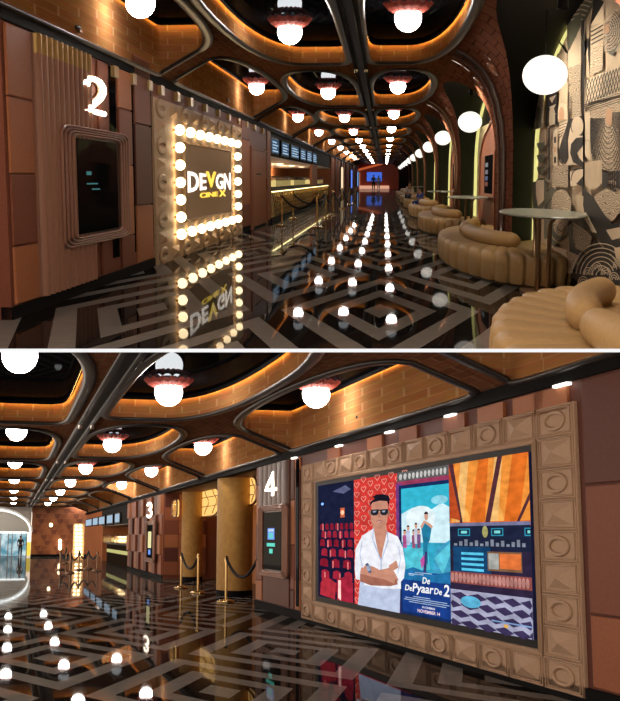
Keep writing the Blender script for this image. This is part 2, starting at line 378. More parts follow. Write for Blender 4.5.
PIC = r"""
uA, uB, uC = .172, .40, .60
# cinema seats at the left
R(0, 1, 0, 1, 'base', (.01,.01,.03)); R(0, uA, 0, 1, 'hall', (.012,.010,.035)); R(0, uA, .55, 1, 'hall2', (.012,.015,.045))
S([(.07,.93),(.13,.97),(.155,.93),(.12,.90)], 'ceil', (.12,.13,.25)); OV(.02,.83,.006,.012,'bl',(.2,.4,1),2)
R(.105,.125,.70,.78,'warm',(.7,.15,.06)); OV(.115,.74,.008,.02,'warm2',(1,.5,.3),1.5)
for r_ in range(7):
    v = .60-.065*r_-.004*r_*r_; n_ = 7-min(r_,4)
    for c_ in range(n_):
        u = .01+c_*(uA-.01)/n_+(r_%2)*.006; wq = (uA-.03)/n_*.8
        if u+wq < uA: S([(u,v),(u+wq,v-.004),(u+wq*.95,v+.045+.003*r_),(u+wq*.5,v+.055+.004*r_),(u+wq*.05,v+.045+.003*r_)], 'seat%d'%(r_%2), ((.28,.012,.03),(.40,.02,.045))[r_%2])
    for c_ in range(2): R(.02+c_*.07+.012*r_%.05, .026+c_*.07+.012*r_%.05, v-.01, v+.05, 'aisle', (.9,.22,.22), 1.0)
S([(.01,.02),(.08,.0),(.085,.14),(.06,.17),(.02,.18)], 'seat3', (.50,.03,.05)); S([(.09,.0),(.165,0),(.165,.16),(.12,.2),(.09,.17)], 'seat4', (.42,.02,.05))
S([(.095,.02),(.108,.0),(.108,.17),(.096,.17)], 'aisle2', (1,.5,.45), 1.4)
# heart wallpaper
R(uA, uB, 0, 1, 'redwall', (.72,.05,.04))
for i in range(8):
    for j in range(13):
        cu, cv = uA+.012+i*.029, .03+j*.077+(i%2)*.038
        if cu < uB-.01: LN([(cu,cv-.025),(cu-.010,cv+.004),(cu-.009,cv+.017),(cu-.004,cv+.020),(cu,cv+.010),(cu+.004,cv+.020),(cu+.009,cv+.017),(cu+.010,cv+.004),(cu,cv-.025)], .005, 'heart', (.95,.35,.28))
# poster frame and sky
R(.355, uC, .93, 1, 'scroll', (.12,.12,.12))
for i in range(12): OV(.37+i*.019,.965,.007,.022,'scr2',(.65,.63,.6),1,20,300,12)
R(.35, uC, .905, .935, 'pframe', (.35,.05,.12)); R(.35,.372,0,.92,'pframe2',(.20,.05,.22)); R(.362, uC, .0, .905, 'pdark', (.01,.03,.12))
R(.372, uC-.004, .02, .88, 'sky', (.04,.50,.68)); 
S([(.372,.70),(.42,.74),(.50,.71),(.56,.76),(uC-.004,.73),(uC-.004,.50),(.372,.50)], 'cloud', (.70,.93,1)); OV(.46,.66,.07,.09,'cloud2',(.85,.98,1)); OV(.55,.78,.04,.03,'cloud3',(.3,.75,.9))
R(.372, uC-.004, .30, .50, 'water', (.04,.42,.62)); S([(.39,.30),(.38,.48),(.44,.46),(.49,.47),(.50,.32)], 'boat', (.10,.62,.75)); S([(.51,.28),(.53,.46),(uC-.004,.52),(uC-.004,.28)], 'sail', (.06,.38,.60)); S([(.52,.40),(.56,.30),(uC-.004,.42),(uC-.004,.50)], 'sail2', (.12,.62,.78))
R(.372, uC-.004, .02, .30, 'deep', (.012,.05,.26)); S([(.372,.30),(.42,.33),(.52,.29),(uC-.004,.32),(uC-.004,.24),(.372,.24)], 'deep2', (.02,.18,.42))
# small figures on the poster
for (cu, cv, h_, c_) in ((.385,.50,.10,(.5,.1,.3)), (.40,.52,.12,(.55,.6,.8)), (.425,.50,.10,(.35,.1,.2)), (.437,.53,.13,(.7,.7,.85)), (.45,.50,.11,(.2,.1,.25))):
    S([(cu-.008,cv-.04),(cu+.008,cv-.04),(cu+.009,cv+h_*.5),(cu-.009,cv+h_*.5)], 'fig%d'%int(cu*1000), c_); OV(cu,cv+h_*.5+.018,.006,.018,'face',(.65,.35,.25)); OV(cu,cv+h_*.5+.028,.0065,.012,'hairp',(.03,.02,.03),1,0,180,8)
S([(.468,.36),(.492,.36),(.490,.48),(.503,.52),(.512,.60),(.500,.63),(.478,.63),(.462,.60),(.470,.50)], 'figm', (.02,.22,.38)); OV(.487,.675,.009,.028,'face',(.65,.35,.25)); OV(.487,.69,.010,.018,'hairp',(.03,.02,.03),1,0,180,8)
LN([(.462,.60),(.478,.64),(.50,.62),(.515,.60)], .02, 'face', (.65,.35,.25)); S([(.468,.30),(.478,.44),(.49,.44),(.482,.30)], 'leg1', (.05,.05,.18)); S([(.455,.38),(.475,.42),(.475,.36),(.462,.32)], 'figp', (.6,.1,.4))
# film title
def T(txt, u0, u1, v0, v1, nm, c, s=1.0, sl=.0):
    dp[0] += .0002; text_on(pic, txt, lambda a_, b_: U(u0+(u1-u0)*a_+sl*(b_-.5), v0+(v1-v0)*b_, dp[0]), pmat(nm, c, s), .02)
T('De', .465,.500,.225,.268,'title',(1,1,1),1.0,.004); T('De', .385,.415,.165,.205,'title',(1,1,1),1.0,.004); T('Pyaar', .418,.515,.145,.222,'title',(1,1,1),1.0,.006); T('De', .520,.556,.165,.205,'title',(1,1,1),1.0,.004); T('2', .565,.592,.16,.235,'title',(1,1,1),1.0,.004)
for i, (a_, b_) in enumerate(((.42,.50),(.385,.58),(.38,.59),(.40,.575))): R(a_, b_, .128-i*.013, .133-i*.013, 'credit', (.45,.6,.8))
R(.40,.47,.28,.286,'credit',(.45,.6,.8)); R(.43,.51,.292,.297,'credit',(.45,.6,.8)); R(.40,.425,.272,.276,'credit',(.45,.6,.8))
T('IN CINEMAS', .462,.522,.062,.076,'cinemas',(.9,.9,1)); T('NOVEMBER 14', .440,.545,.030,.052,'november',(1,.75,.8))
# bar picture at the right
R(uC, 1, 0, 1, 'bar', (.03,.02,.05)); R(uC, 1, .60, 1, 'orange', (.80,.17,.02))
for i in range(3):
    a_ = .60+i*.17; S([(a_+.005,.63),(a_+.10,.63),(a_+.15,1.0),(a_+.03,1.0)] if a_+.15 <= 1 else [(a_+.005,.63),(1,.63),(1,1)], 'orangea', (.95,.32,.05)); 
    if a_+.10 < 1: OV(a_+.055,.63,.045,.10,'orangeb',(1,.45,.10),1,0,180,12); S([(a_+.03,.63),(a_+.07,.63),(a_+.10,1.0),(a_+.06,1.0)],'orangec',(1,.55,.18))
S([(.60,1),(.622,1),(.665,.62),(.652,.62)], 'barrib', (.10,.03,.04)); S([(.775,.62),(.80,.62),(.87,1),(.845,1)], 'barrib', (.10,.03,.04)); S([(.93,.62),(.945,.62),(1,.74),(1,.78)], 'barrib', (.10,.03,.04)); S([(.60,1),(.60,.66),(.655,.64)],'orange2',(.55,.08,.02))
R(uC, 1, .46, .62, 'barblk', (.015,.02,.05)); R(uC,1,.605,.625,'barline',(.20,.20,.35))
for i in range(3): R(.64+i*.165,.70+i*.165 if i<2 else 1,.545,.59,'menuc',(.03,.3,.45)); R(.645+i*.165,.695+i*.165 if i<2 else 1,.552,.584,'menud',(.01,.02,.05)); R(.655+i*.165,.685+i*.165 if i<2 else .998,.56,.576,'menue',(.25,.8,.8))
OV(.775,.57,.014,.035,'crest',(.45,.42,.15)); 
R(.615,.80,.325,.48,'case',(.01,.06,.16))
for i in range(4): R(.655,.765,.335+i*.032,.350+i*.032,'casel',(.10,.55,.8),1.2)
for i in range(14): R(.62+i*.026,.636+i*.026,.485,.50+(i*7%5)*.006,'bottles',(.25,.28,.35))
R(.785,.955,.345,.455,'snack',(.25,.12,.06)); R(.79,.84,.355,.445,'snack2',(.45,.45,.42)); R(.845,.95,.36,.445,'snack3',(.85,.20,.05))
R(uC,1,.255,.325,'counter',(.30,.08,.07))
for i in range(20): OV(.61+i*.0195,.29,.009,.03,'counter2',(.55,.25,.22),1,0,360,8)
R(uC,1,.215,.255,'plinth',(.03,.02,.05)); R(uC,1,0,.215,'pfloor',(.42,.42,.58))
for j in range(4):
    for i in range(6):
        a_ = .60+i*.085-(j%2)*.04; v0 = .205-j*.055; p_ = [(a_,v0-.02),(a_+.05,v0-.002),(a_+.095,v0-.03),(a_+.05,v0-.05)]
        p_ = [(min(max(x_,uC),1),y_) for x_,y_ in p_]
        if p_[2][0]-p_[0][0] > .01: S(p_, 'pfl2', (.05,.035,.10))
OV(.70,.15,.05,.035,'pfl3',(.12,.5,.75)); OV(.87,.045,.012,.010,'pfl4',(.9,.5,.1)); R(.80,1,.06,.068,'pfl5',(.25,.4,.7))
# person in a white shirt with folded arms
skn = (.62,.28,.19); sh = (.92,.93,1.0); sh2 = (.55,.62,.85)
S([(.195,0),(.365,0),(.372,.28),(.355,.33),(.21,.33),(.205,.2)], 'jeans', (.55,.62,.82)); 
S([(.258,.52),(.258,.66),(.313,.66),(.320,.54),(.31,.44),(.29,.36),(.272,.45)], 'skin', skn)
S([(.262,.60),(.215,.545),(.187,.44),(.183,.28),(.187,.20),(.215,.19),(.215,.22),(.222,.16),(.30,.155),(.372,.17),(.372,.22),(.385,.25),(.392,.34),(.382,.46),(.362,.54),(.318,.575),(.300,.44),(.292,.355),(.278,.44)], 'shirt', sh)
LN([(.262,.60),(.258,.52),(.292,.355),(.292,.2)], .008, 'fold', sh2); LN([(.318,.575),(.322,.51),(.293,.36)], .008, 'fold', sh2)
LN([(.215,.50),(.205,.40),(.215,.30)], .006, 'fold', sh2); LN([(.365,.47),(.372,.38),(.36,.28)], .006, 'fold', sh2); S([(.225,.26),(.25,.32),(.245,.24)],'fold2',(.70,.76,.95)); S([(.33,.20),(.36,.19),(.35,.25)],'fold2',(.70,.76,.95))
S([(.205,.255),(.235,.225),(.30,.205),(.352,.200),(.362,.235),(.345,.29),(.33,.315),(.305,.30),(.26,.275),(.23,.30),(.21,.295)], 'skin', skn)
S([(.205,.185),(.25,.165),(.33,.18),(.36,.20),(.355,.235),(.30,.225),(.24,.235),(.205,.25)], 'skin2', (.40,.15,.10))
S([(.213,.27),(.24,.265),(.345,.20),(.35,.235),(.262,.31),(.225,.315)], 'skin', skn)
for i in range(4): LN([(.325,.285+i*.012),(.345,.305+i*.014),(.362-i*.002,.325+i*.013)], .013, 'skin', skn)
LN([(.318,.28),(.33,.30),(.335,.335)], .014, 'skin', skn)
LN([(.232,.33),(.243,.30),(.246,.26)], .022, 'watch', (.12,.14,.25)); OV(.241,.295,.009,.022,'watch2',(.4,.45,.6))
HEAD[0] = True
S([(.262,.72),(.262,.66),(.272,.615),(.287,.60),(.302,.615),(.312,.66),(.315,.74),(.312,.80),(.29,.83),(.267,.80)], 'skin', skn)
OV(.316,.715,.004,.02,'skin2',(.40,.15,.10)); OV(.261,.715,.004,.02,'skin2',(.40,.15,.10))
S([(.258,.76),(.262,.81),(.275,.845),(.268,.87),(.280,.895),(.300,.89),(.317,.865),(.320,.82),(.317,.76),(.312,.80),(.29,.815),(.268,.80)], 'hair', (.012,.01,.02))
S([(.263,.745),(.286,.745),(.286,.715),(.281,.70),(.268,.70),(.263,.715)], 'glasses', (.02,.02,.03)); S([(.291,.742),(.315,.742),(.314,.712),(.308,.697),(.296,.698),(.291,.712)], 'glasses', (.02,.02,.03)); R(.284,.293,.733,.742,'glasses',(.02,.02,.03))
S([(.268,.735),(.28,.735),(.276,.722),(.27,.722)], 'glint', (.35,.40,.5)); S([(.296,.732),(.307,.732),(.304,.72),(.298,.72)], 'glint', (.35,.40,.5))
LN([(.289,.715),(.286,.69),(.293,.686)], .006, 'skin2', (.40,.15,.10)); S([(.277,.655),(.288,.662),(.301,.655),(.289,.645)], 'lip', (.42,.10,.10)); S([(.28,.654),(.298,.654),(.289,.650)], 'teeth', (.8,.75,.72)); S([(.272,.62),(.287,.60),(.302,.615),(.29,.60)],'skin2',(.40,.15,.10))
HEAD[0] = False
"""
# ================================================================== UPPER HALL
use(TOP)
XL, XR, FL, HS, HM = -3.45, 2.3, -1.3, 2.0, 2.33
P = 11.2; NC = 12.3; END = 150.0
floor_top = floor_mat('lacquer_floor', -.03, 10.95, 2.3, 8.4, 0.0, (.20,.185,.17), (.012,.010,.0095))
b = MB(); b.grid([[(x, y, FL) for x in (-9, 4)] for y in (6, END+8)]); mk('floor', b, floor_top, o=(0,0,FL), kind='structure')

def prof_top(x):
    if x < -2.35:
        t = min(1, (-2.35-x)/(XL*-1-2.35)); return HS - .45*t*t
    if x > 1.0:
        t = min(1, (x-1.0)/.12); return HS - .01*t
    return HS
cb = MB()
ceiling = thing('ceiling', (0, 20, HS), kind='structure')
specs = [(-.33, 1.12, 9.0, 11.1, .37, .70, 9, 2.3, .30, 4.45, 13),        # x0,x1,first boundary,period,centre x,half width,exponents,lamp x,lamp dy
         (-2.28, -.53, 9.0, 11.25, -1.38, .80, 2.3, 9, -1.40, 5.0, 13),
         (XL, -2.28, 5.4, 12.1, -2.87, .62, 30, 2.2, -3.0, 5.9, 12)]
lampno = 0
for ci, (x0, x1, yb, per, cx, hw, nl, nr, lx, ldy, cnt) in enumerate(specs):
    for k in range(0, cnt):
        y0 = yb + (k-0)*per; y1 = y0 + per
        if ci < 2 and k == 0: pass
        if ci == 2: hole = superell(cx-.0, (y0+y1)/2, .575, per*.455, nl, 2.2, 40)
        else: hole = superell(cx, (y0+y1)/2+.1, hw, per*.455, nl, nr, 40)
        lobe(cb, x0, x1, y0, y1, hole, prof_top, HM, ceiling, coves=k < 8)
        where = ['to the right of the central spine', 'just left of the central spine', 'along the left hand brick band'][ci]
        ordn = ['nearest', 'second', 'third', 'fourth', 'fifth', 'sixth', 'seventh', 'eighth', 'ninth', 'tenth', 'eleventh', 'twelfth', 'thirteenth'][k]
        pendant(lx, [15.3+10.9*k, 16.6+11.3*k, 13.8+12.5*k][ci], HS+.13, HM, 'upper hall %s round globe lamp with coral shade %s' % (ordn, where), 'globe lamps of the upper hall ceiling')
mk('soffit', cb, soffit_brick, ceiling)
# central spine with its two bent ribs
spine_black = mat('spine_black', (.012,.012,.013), .45, spec=.15); sp = MB(); sp.box(-.53, -.33, 6, END, HS-.02, HS+.25); sp.tube([(-.52, 6, HS-.05), (-.52, END, HS-.05)], .035, 6); sp.tube([(-.34, 6, HS-.05), (-.34, END, HS-.05)], .035, 6)
mk('spine_beam', sp, spine_black, ceiling)
for k in range(10):
    y = 20.1 + 11.15*k
    for x in (-.52, -.34):
        q = MB(); q.lathe([(0, HS-.13), (.03, HS-.125), (.03, HS-.05)], (x, y, 0), 10); mk('bolt', q, chrome, ceiling)
# ---- left wall
wall_l = thing('wall_left', (XL, 20, FL), kind='structure')
def wy(px, py=180, X=None):                      # where a point of the photograph falls along a side wall
    return rm.atx(px, py, XL if X is None else X).y
def wz(px, py, X=None): return rm.atx(px, py, XL if X is None else X).z
HW = 1.42
yA, yB = wy(6, 180), wy(270, 180)
q = MB(); q.box(XL-.12, XL, yA, yB, FL, HW); mk('wall_body', q, leather[1], wall_l)
q = MB(); q.box(XL-.1, XL+.03, yA-.3, END, HW, HW+.12); mk('cornice', q, black_matt, wall_l)
q = MB(); q.box(XL-.1, XL+.02, yA, yB, FL, FL+.12); mk('baseboard', q, black_matt, wall_l)
q = MB(); q.grid([[(XL-.01, 5, HW+.1), (XL-.01, END, HW+.1)], [(XL-.01, 5, HM), (XL-.01, END, HM)]], 0, False, [[(5, HW), (END, HW)], [(5, HM), (END, HM)]])
mk('brick_band', q, oak_brick, wall_l)
# leather panels: (px0, px1, [split heights in px at px0], shades)
def panels(cols, X, wall, top, bot, sgn=1, th=.03, name='wall_panel'):
    for (p0, p1, splits, shades) in cols:
        y0, y1 = wy(p0, 180, X), wy(p1, 180, X)
        pm = (p0+p1)/2; zs = [top] + [rm.atx(pm, s, X).z for s in splits] + [bot]
        for i, sh in enumerate(shades):
            q = MB(); q.bevbox(min(X, X+sgn*th), max(X, X+sgn*th), min(y0, y1)+.03, max(y0, y1)-.03, zs[i+1]+.008, zs[i]-.008, .008)
            mk(name, q, leather[sh], wall)
panels([(7.5, 34, [99, 174, 245], (2, 2, 1, 2)), (98, 106, [], (1,)), (118, 132, [110, 165, 236], (2, 1, 2, 1)), (134, 151, [60, 125, 205], (2, 1, 3, 2)),
        (241, 249, [140, 205], (1, 2, 1))], XL, wall_l, HW-.01, FL+.13)
for (p0, p1) in ((111, 117), (132, 134), (150.3, 152)):
    q = MB(); q.box(XL, XL+.012, wy(p0), wy(p1), FL+.3, HW-.02); mk('mirror_strip', q, ceil_mirror, wall_l)
# gold caps at the top of the panels
for px in (115, 133, 149, 161, 177, 190, 205, 218, 228, 238, 246, 254, 262):
    q = MB(); y = wy(px); q.box(XL, XL+.06, y-.12, y+.12, HW-.15, HW-.01); mk('gold_clip', q, gold_cap, wall_l)
# fluted panel behind the screen, with brass tips
q = MB(); y0, y1 = wy(35.5), wy(90); nfl = 11
q.box(XL, XL+.02, y0, y1, FL+.13, HW-.01)
for i in range(nfl):
    yy = y0 + (y1-y0)*(i+.5)/nfl; q.tube([(XL+.03, yy, FL+.13), (XL+.03, yy, HW-.20)], (y1-y0)/nfl*.22, 10, up=(0,0,1), rw=.035) if False else None
    rows = []
    for zz in (FL+.13, HW-.20):
        rows.append([(XL+.02+.06*sin(pi*j/8), yy-(y1-y0)/nfl*.34*cos(pi*j/8), zz) for j in range(9)])
    q.grid(rows, 0, True)
mk('fluted_panel', q, flute_mat, wall_l)
for i in range(nfl):
    yy = y0 + (y1-y0)*(i+.5)/nfl; q = MB()
    q.grid([[(XL+.02+.062*sin(pi*j/8), yy-(y1-y0)/nfl*.34*cos(pi*j/8), zz) for j in range(9)] for zz in (HW-.20, HW-.01)], 0, True); mk('gold_tip', q, gold_cap, wall_l)
# rounded screen surround
def rrect(y0, y1, z0, z1, ry, rz, X, n=6):
    pts = []
    for (cy, cz, a0) in ((y1-ry, z1-rz, 0), (y0+ry, z1-rz, pi/2), (y0+ry, z0+rz, pi), (y1-ry, z0+rz, 1.5*pi)):
        for i in range(n+1):
            a = a0 + pi/2*i/n; pts.append((X, cy+ry*cos(a), cz+rz*sin(a)))
    return pts
def kiosk(X, sg, y0, y1, z0, z1, label, lines):
    k = thing('wall_display', (X, (y0+y1)/2, z0), label, 'screen')
    W, H = y1-y0, z1-z0
    q = MB(); q.prism(rrect(y0, y1, z0, z1, W*.12, H*.07, X+sg*.03), (sg*.04, 0, 0)); mk('backing', q, flute_dark, k)
    for i in range(4):
        d = i*.045; q = MB()
        q.tube(rrect(y0+W*d+.01, y1-W*d-.01, z0+H*d*.45+.01, z1-H*d*.45-.01, W*.11*(1-d*2), H*.06*(1-d*2), X+sg*(.08+.015*(3-i)*0+.01)), .012, 6, True, up=(1,0,0), rw=.022)
        mk('frame_ring', q, flute_mat, k)
    q = MB(); q.box(min(X+sg*.05, X+sg*.09), max(X+sg*.05, X+sg*.09), y0+W*.2, y1-W*.2, z0+H*.10, z1-H*.10); sc_ = mk('screen', q, screen_black, k)
    xx = X+sg*.095
    for (u0, u1, v0, v1, m) in lines:
        ya, yb = (y0+W*(.2+.6*u0), y0+W*(.2+.6*u1)); za, zb = z0+H*(.1+.8*v0), z0+H*(.1+.8*v1)
        q = MB(); q.poly([(xx, ya, za), (xx, yb, za), (xx, yb, zb), (xx, ya, zb)]); mk('screen_graphic', q, m, sc_)
    return k
teal = em('teal', (.10,.30,.30), .5)
kiosk(XL, 1, wy(54), wy(122), wz(88, 243), wz(88, 129), 'rounded brown framed dark screen below the glowing number 2', [(.18,.30,.62,.66,teal), (.18,.45,.52,.535,teal), (.3,.5,.46,.475,teal)])
# number signs
def number(ch, X, sg, y0, y1, z0, z1, label):
    t = thing('number_sign', (X, (y0+y1)/2, z0), label, 'sign')
    Y = (lambda u: y0+(y1-y0)*u); Z = lambda v: z0+(z1-z0)*v
    strokes = {'2': [[(.05,.74),(.1,.88),(.28,.985),(.5,1),(.74,.97),(.92,.84),(.93,.66),(.78,.48),(.45,.26),(.08,.02),(.5,.02),(.97,.02)]],
               '4': [[(.72,0),(.72,.5),(.72,1),(.4,.64),(.03,.27),(.5,.27),(1,.27)]],
               '3': [[(.05,.85),(.3,.99),(.6,1),(.88,.86),(.88,.66),(.6,.53),(.4,.52),(.62,.50),(.95,.36),(.95,.16),(.65,.0),(.3,.0),(.03,.14)]]}[ch]
    KS = 3.6
    for s in strokes:
        q = MB(); q.tube([(X+sg*.06, Y(a)/KS, Z(b)) for a, b in s], .031, 8, up=(1,0,0))
        for p in q.v: p.y *= KS
        # glass tube is broad along the hall, like the sign itself
        c = [(p.y) for p in q.v]
        tb_ = mk('glowing_tube', q, neon, t)
        q = MB(); q.tube([(X+sg*.02, Y(a)/KS, Z(b)) for a, b in s], .034, 6, up=(1,0,0))
        for p in q.v: p.y *= KS
        mk('channel_letter', q, bronze, t)
    return t
number('2', XL, 1, wy(83), wy(102), wz(92, 113), wz(92, 80), 'glowing white number 2 on the fluted brown panel')
# ---- marquee sign
def marquee():
    y0, y1 = wy(152.5, 180), wy(240.5, 180); z0, z1 = wz(152, 268)+.0, wz(152, 97)
    t = thing('marquee_sign', (XL, (y0+y1)/2, z0), 'square bulb lit cinema logo sign in a cream moulded frame', 'sign')
    nc, nr = 10, 9; cw, chh = (y1-y0)/nc, (z1-z0)/nr; X = XL+.04
    q = MB(); q.box(XL, X, y0, y1, z0, z1); mk('frame_panel', q, tile_mat, t)
    Y = lambda c: y0+cw*c; Z = lambda r: z0+chh*r
    for i in range(nc):
        for j in range(nr):
            if 0 < i < nc-1 and 0 < j < nr-1: continue
            cy, cz = Y(i+.5), Z(j+.5); q = MB()
            if (i+j) % 2 == 0:
                q.tube([(X+.012, cy+cw*.3*cos(a*pi/10), cz+chh*.3*sin(a*pi/10)) for a in range(20)], cw*.06, 6, True, up=(1,0,0), rw=.018); mk('ring_moulding', q, tile_mat, t)
            else:
                a, c = cw*.33, chh*.33
                q.add([(X, cy-a, cz-c), (X, cy+a, cz-c), (X, cy+a, cz+c), (X, cy-a, cz+c), (X+.06, cy, cz)], [(0,1,4),(1,2,4),(2,3,4),(3,0,4)]); mk('pyramid_moulding', q, tile_mat, t)
    for i in range(1, nc-1):
        for j in range(1, nr-1):
            if 1 < i < nc-2 and 1 < j < nr-2: continue
            cy, cz = Y(i+.5), Z(j+.5)
            q = MB(); q.ell((X+.10, cy, cz), (.085, .085, .085), 14, 10); lb = mk('light_bulb', q, bulb_mat, t)
            q = MB(); q.lathe([(.06, -.02), (.06, .02)], (X+.02, cy, cz), 10); mk('bulb_socket', q, brass, lb)
    pz0, pz1, py0, py1 = Z(2.15), Z(6.85), Y(2.25), Y(7.75)
    q = MB(); q.box(X, X+.03, py0, py1, pz0, pz1); lpn = mk('logo_panel', q, marq_panel, t)
    q = MB(); q.tube([(X+.03, py0, pz0), (X+.03, py1, pz0), (X+.03, py1, pz1), (X+.03, py0, pz1)], .025, 6, True, up=(1,0,0)); mk('panel_bead', q, tile_mat, lpn)
    lw = py1-py0
    def word(txt, u0, u1, v0, v1, m, nm, arch=0, bold=.018):
        q = MB()
        def fn(u, v):
            uu = u0+(u1-u0)*u; k = (uu-.5)*2
            vv = v0+(v1-v0)*v
            if arch: vv = .5*(v0+v1)+ (vv-.5*(v0+v1))*(1+arch*abs(k)**1.3)
            return (X+.045, py0+lw*uu, pz0+(pz1-pz0)*vv)
        text_on(q, txt, fn, 0, bold, (-.012, 0, 0)); mk(nm, q, m, lpn)
    word('DE', .05, .40, .40, .61, logo_white, 'logo_letters', .35)
    word('GN', .62, 1.0, .40, .61, logo_white, 'logo_letters', .35)
    word('V', .40, .62, .42, .65, logo_yellow, 'logo_letters', 0, .03)
    word('CINE', .27, .66, .28, .35, logo_yellow, 'logo_letters')
    word('X', .70, .86, .27, .37, logo_yellow, 'logo_letters')
    return t
marquee()
# ---- door beyond the sign
d1 = thing('door_1', (XL, (wy(250)+wy(269))/2, FL), kind='structure')
q = MB(); q.bevbox(XL, XL+.04, wy(251.5), wy(265), FL+.05, wz(258, 151), .01); leaf = mk('door_leaf', q, leather[2], d1)
q = MB(); q.box(XL, XL+.06, wy(249.5), wy(251.5), FL, wz(258, 148)); q.box(XL, XL+.06, wy(265), wy(266), FL, wz(258, 148)); q.box(XL, XL+.06, wy(249.5), wy(266), wz(258, 151), wz(258, 149)); mk('door_frame', q, leather[0], d1)
q = MB(); q.tube([(XL+.08, wy(264), -.3), (XL+.08, wy(264), 0)], .02, 6); mk('door_handle', q, brass, leaf)
q = MB(); text_on(q, 'WC', lambda u, v: (XL+.045, wy(255)+u*(wy(259)-wy(255)), .15+.09*v)) if False else q.box(XL+.04, XL+.05, wy(255), wy(259.5), .11, .15); mk('door_plate', q, black_trim, leaf)
q = MB(); q.box(XL, XL+.03, wy(266.5), wy(270), FL+.1, HW-.01); mk('end_post', q, leather[2], wall_l)
# ---- side bay glimpsed at the left edge
q = MB(); q.box(-4.35, -4.2, 7, 16, FL, 2.2); mk('wall_side_bay', q, leather[1], kind='structure')
for (z0, z1) in ((1.10, 1.22), (.95, 1.07)):
    pass
for i, (za, zb) in enumerate(((48, 62), (64, 78))):
    t = MB(); a = rm.atx(3, za, -4.18).z; c = rm.atx(3, zb, -4.18).z
    t.box(-4.2, -4.16, 10.8, 13.2, c, a); mk('lit_wall_panel', t, em('amber_panel', (1,.62,.22), 1.1), label=['upper', 'lower'][i]+' amber lit glass panel at far left edge of the upper hall', cat='light')
for i, (za, zb, m) in enumerate(((80, 175, leather[0]), (176, 204, em('amber_dim', (.8,.4,.12), .5)), (206, 260, leather[2]))):
    t = MB(); a = rm.atx(3, za, -4.18).z; c = rm.atx(3, zb, -4.18).z
    t.box(-4.2, -4.17, 10.8, 13.2, c, a); mk('bay_panel', t, m, label=['tall dark leather panel in the left bay', 'small dim amber panel in the left bay', 'low tan leather panel in the left bay'][i], cat='panel')
q = MB(); q.box(-4.2, XL-.12, 16, 16.1, FL, 2.2); mk('wall_bay_end', q, leather[1], kind='structure')

# ---- concession bay
cx0, cx1 = yB, 72.0
q = MB(); q.box(-6.4, -6.3, cx0, cx1, FL, 1.5); mk('wall_concession_back', q, mat('orange_wall', (.55,.20,.08), .6), kind='structure')
q = MB(); q.box(-6.3, XL-.1, cx1, cx1+.2, FL, 1.5); mk('wall_concession_end', q, leather[2], kind='structure')
q = MB(); q.box(-6.3, XL-.12, cx0-.1, cx0, FL, 1.5); mk('wall_concession_side', q, leather[1], kind='structure')
bulk = thing('bulkhead', (XL, 50, .7), 'black bulkhead carrying the menu screens', 'bulkhead'); bulk['kind'] = 'structure'
q = MB(); q.box(-6.3, XL-.05, cx0, cx1, .70, 1.5); mk('face', q, black_matt, bulk)
q = MB(); q.box(-6.28, XL-.06, cx0, cx1, .66, .70); mk('bulkhead_soffit', q, mat('soffit_white', (.75,.68,.58), .6), bulk)
for i in range(5):
    ld = bpy.data.lights.new('downlight_beam', 'POINT'); ld.energy = 55; ld.color = (1,.72,.45); ld.shadow_soft_size = .1; lo = bpy.data.objects.new('downlight_beam', ld); col.objects.link(lo); rm.objs.append(lo); lo.matrix_world = _mw(Vector((-5.2, cx0+2.5+i*6.5, .35)))
    q = MB(); yy = cx0+2.5+i*6.5; q.lathe([(0, .655), (.16, .655), (.16, .66)], (-4.6, yy, 0), 12, 1, 2.2)
    mk('downlight', q, em('downlight', (1,.8,.5), 8), label='round recessed downlight over the snack counter, %s from the door' % ['first','second','third','fourth','fifth'][i], cat='light', group='downlights over the snack counter')
blue1 = em('menu_blue', (.05,.10,.17), .9); blue2 = em('menu_white', (.45,.6,.75), .9)
for i, (a, b2) in enumerate(((270, 278), (280.5, 288), (290, 298), (299.5, 305), (306, 311), (312, 316))):
    y0, y1 = wy(a), wy(b2)
    t = thing('menu_screen', (XL, (y0+y1)/2, .78), 'bright menu screen on the black bulkhead, %s from the door' % ['first','second','third','fourth','fifth','sixth'][i], 'screen', 'menu screens over the snack counter')
    q = MB(); q.box(XL-.04, XL+.04, y0, y1, .76, 1.26); mk('casing', q, black_trim, t)
    q = MB(); q.box(XL+.035, XL+.045, y0+.15, y1-.15, .80, 1.22); dsp = mk('display', q, blue1, t)
    for k in range(4):
        q = MB(); zz = .84+.09*k; q.box(XL+.044, XL+.05, y0+.4, y1-.4-(k % 2)*.5, zz, zz+.04); mk('menu_line', q, blue2, dsp)
ct = thing('snack_counter', (XL, 45, FL), 'long snack counter faced with a brass diamond lattice', 'counter')
q = MB(); q.box(XL-.9, XL, cx0+.4, 68, FL, -.36); mk('counter_body', q, mat('lit_lattice_back', (.50,.42,.2), .4), ct)
q = MB(); q.box(XL-.95, XL+.05, cx0+.3, 68.1, -.36, -.31); mk('countertop', q, black_trim, ct)
q = MB(); q.box(XL-.9, XL+.03, cx0+.3, 68.1, FL, FL+.12); mk('plinth', q, black_matt, ct)
q = MB()
for k in range(60):
    y0 = cx0+.4+k*.58
    for s in (0, 1):
        z0, z1 = (FL+.14, -.38) if s else (-.38, FL+.14)
        q.prism([(XL+.005, y0, z0), (XL+.005, y0+.12, z0), (XL+.005, y0+1.5+.12, z1), (XL+.005, y0+1.5, z1)], (.02, 0, 0))
mk('lattice', q, brass, ct)
q = MB(); q.box(XL+.0, XL+.06, cx0+.4, 68, -.40, -.385); mk('light_strip', q, em('counter_strip', (1,.85,.4), 5), ct)
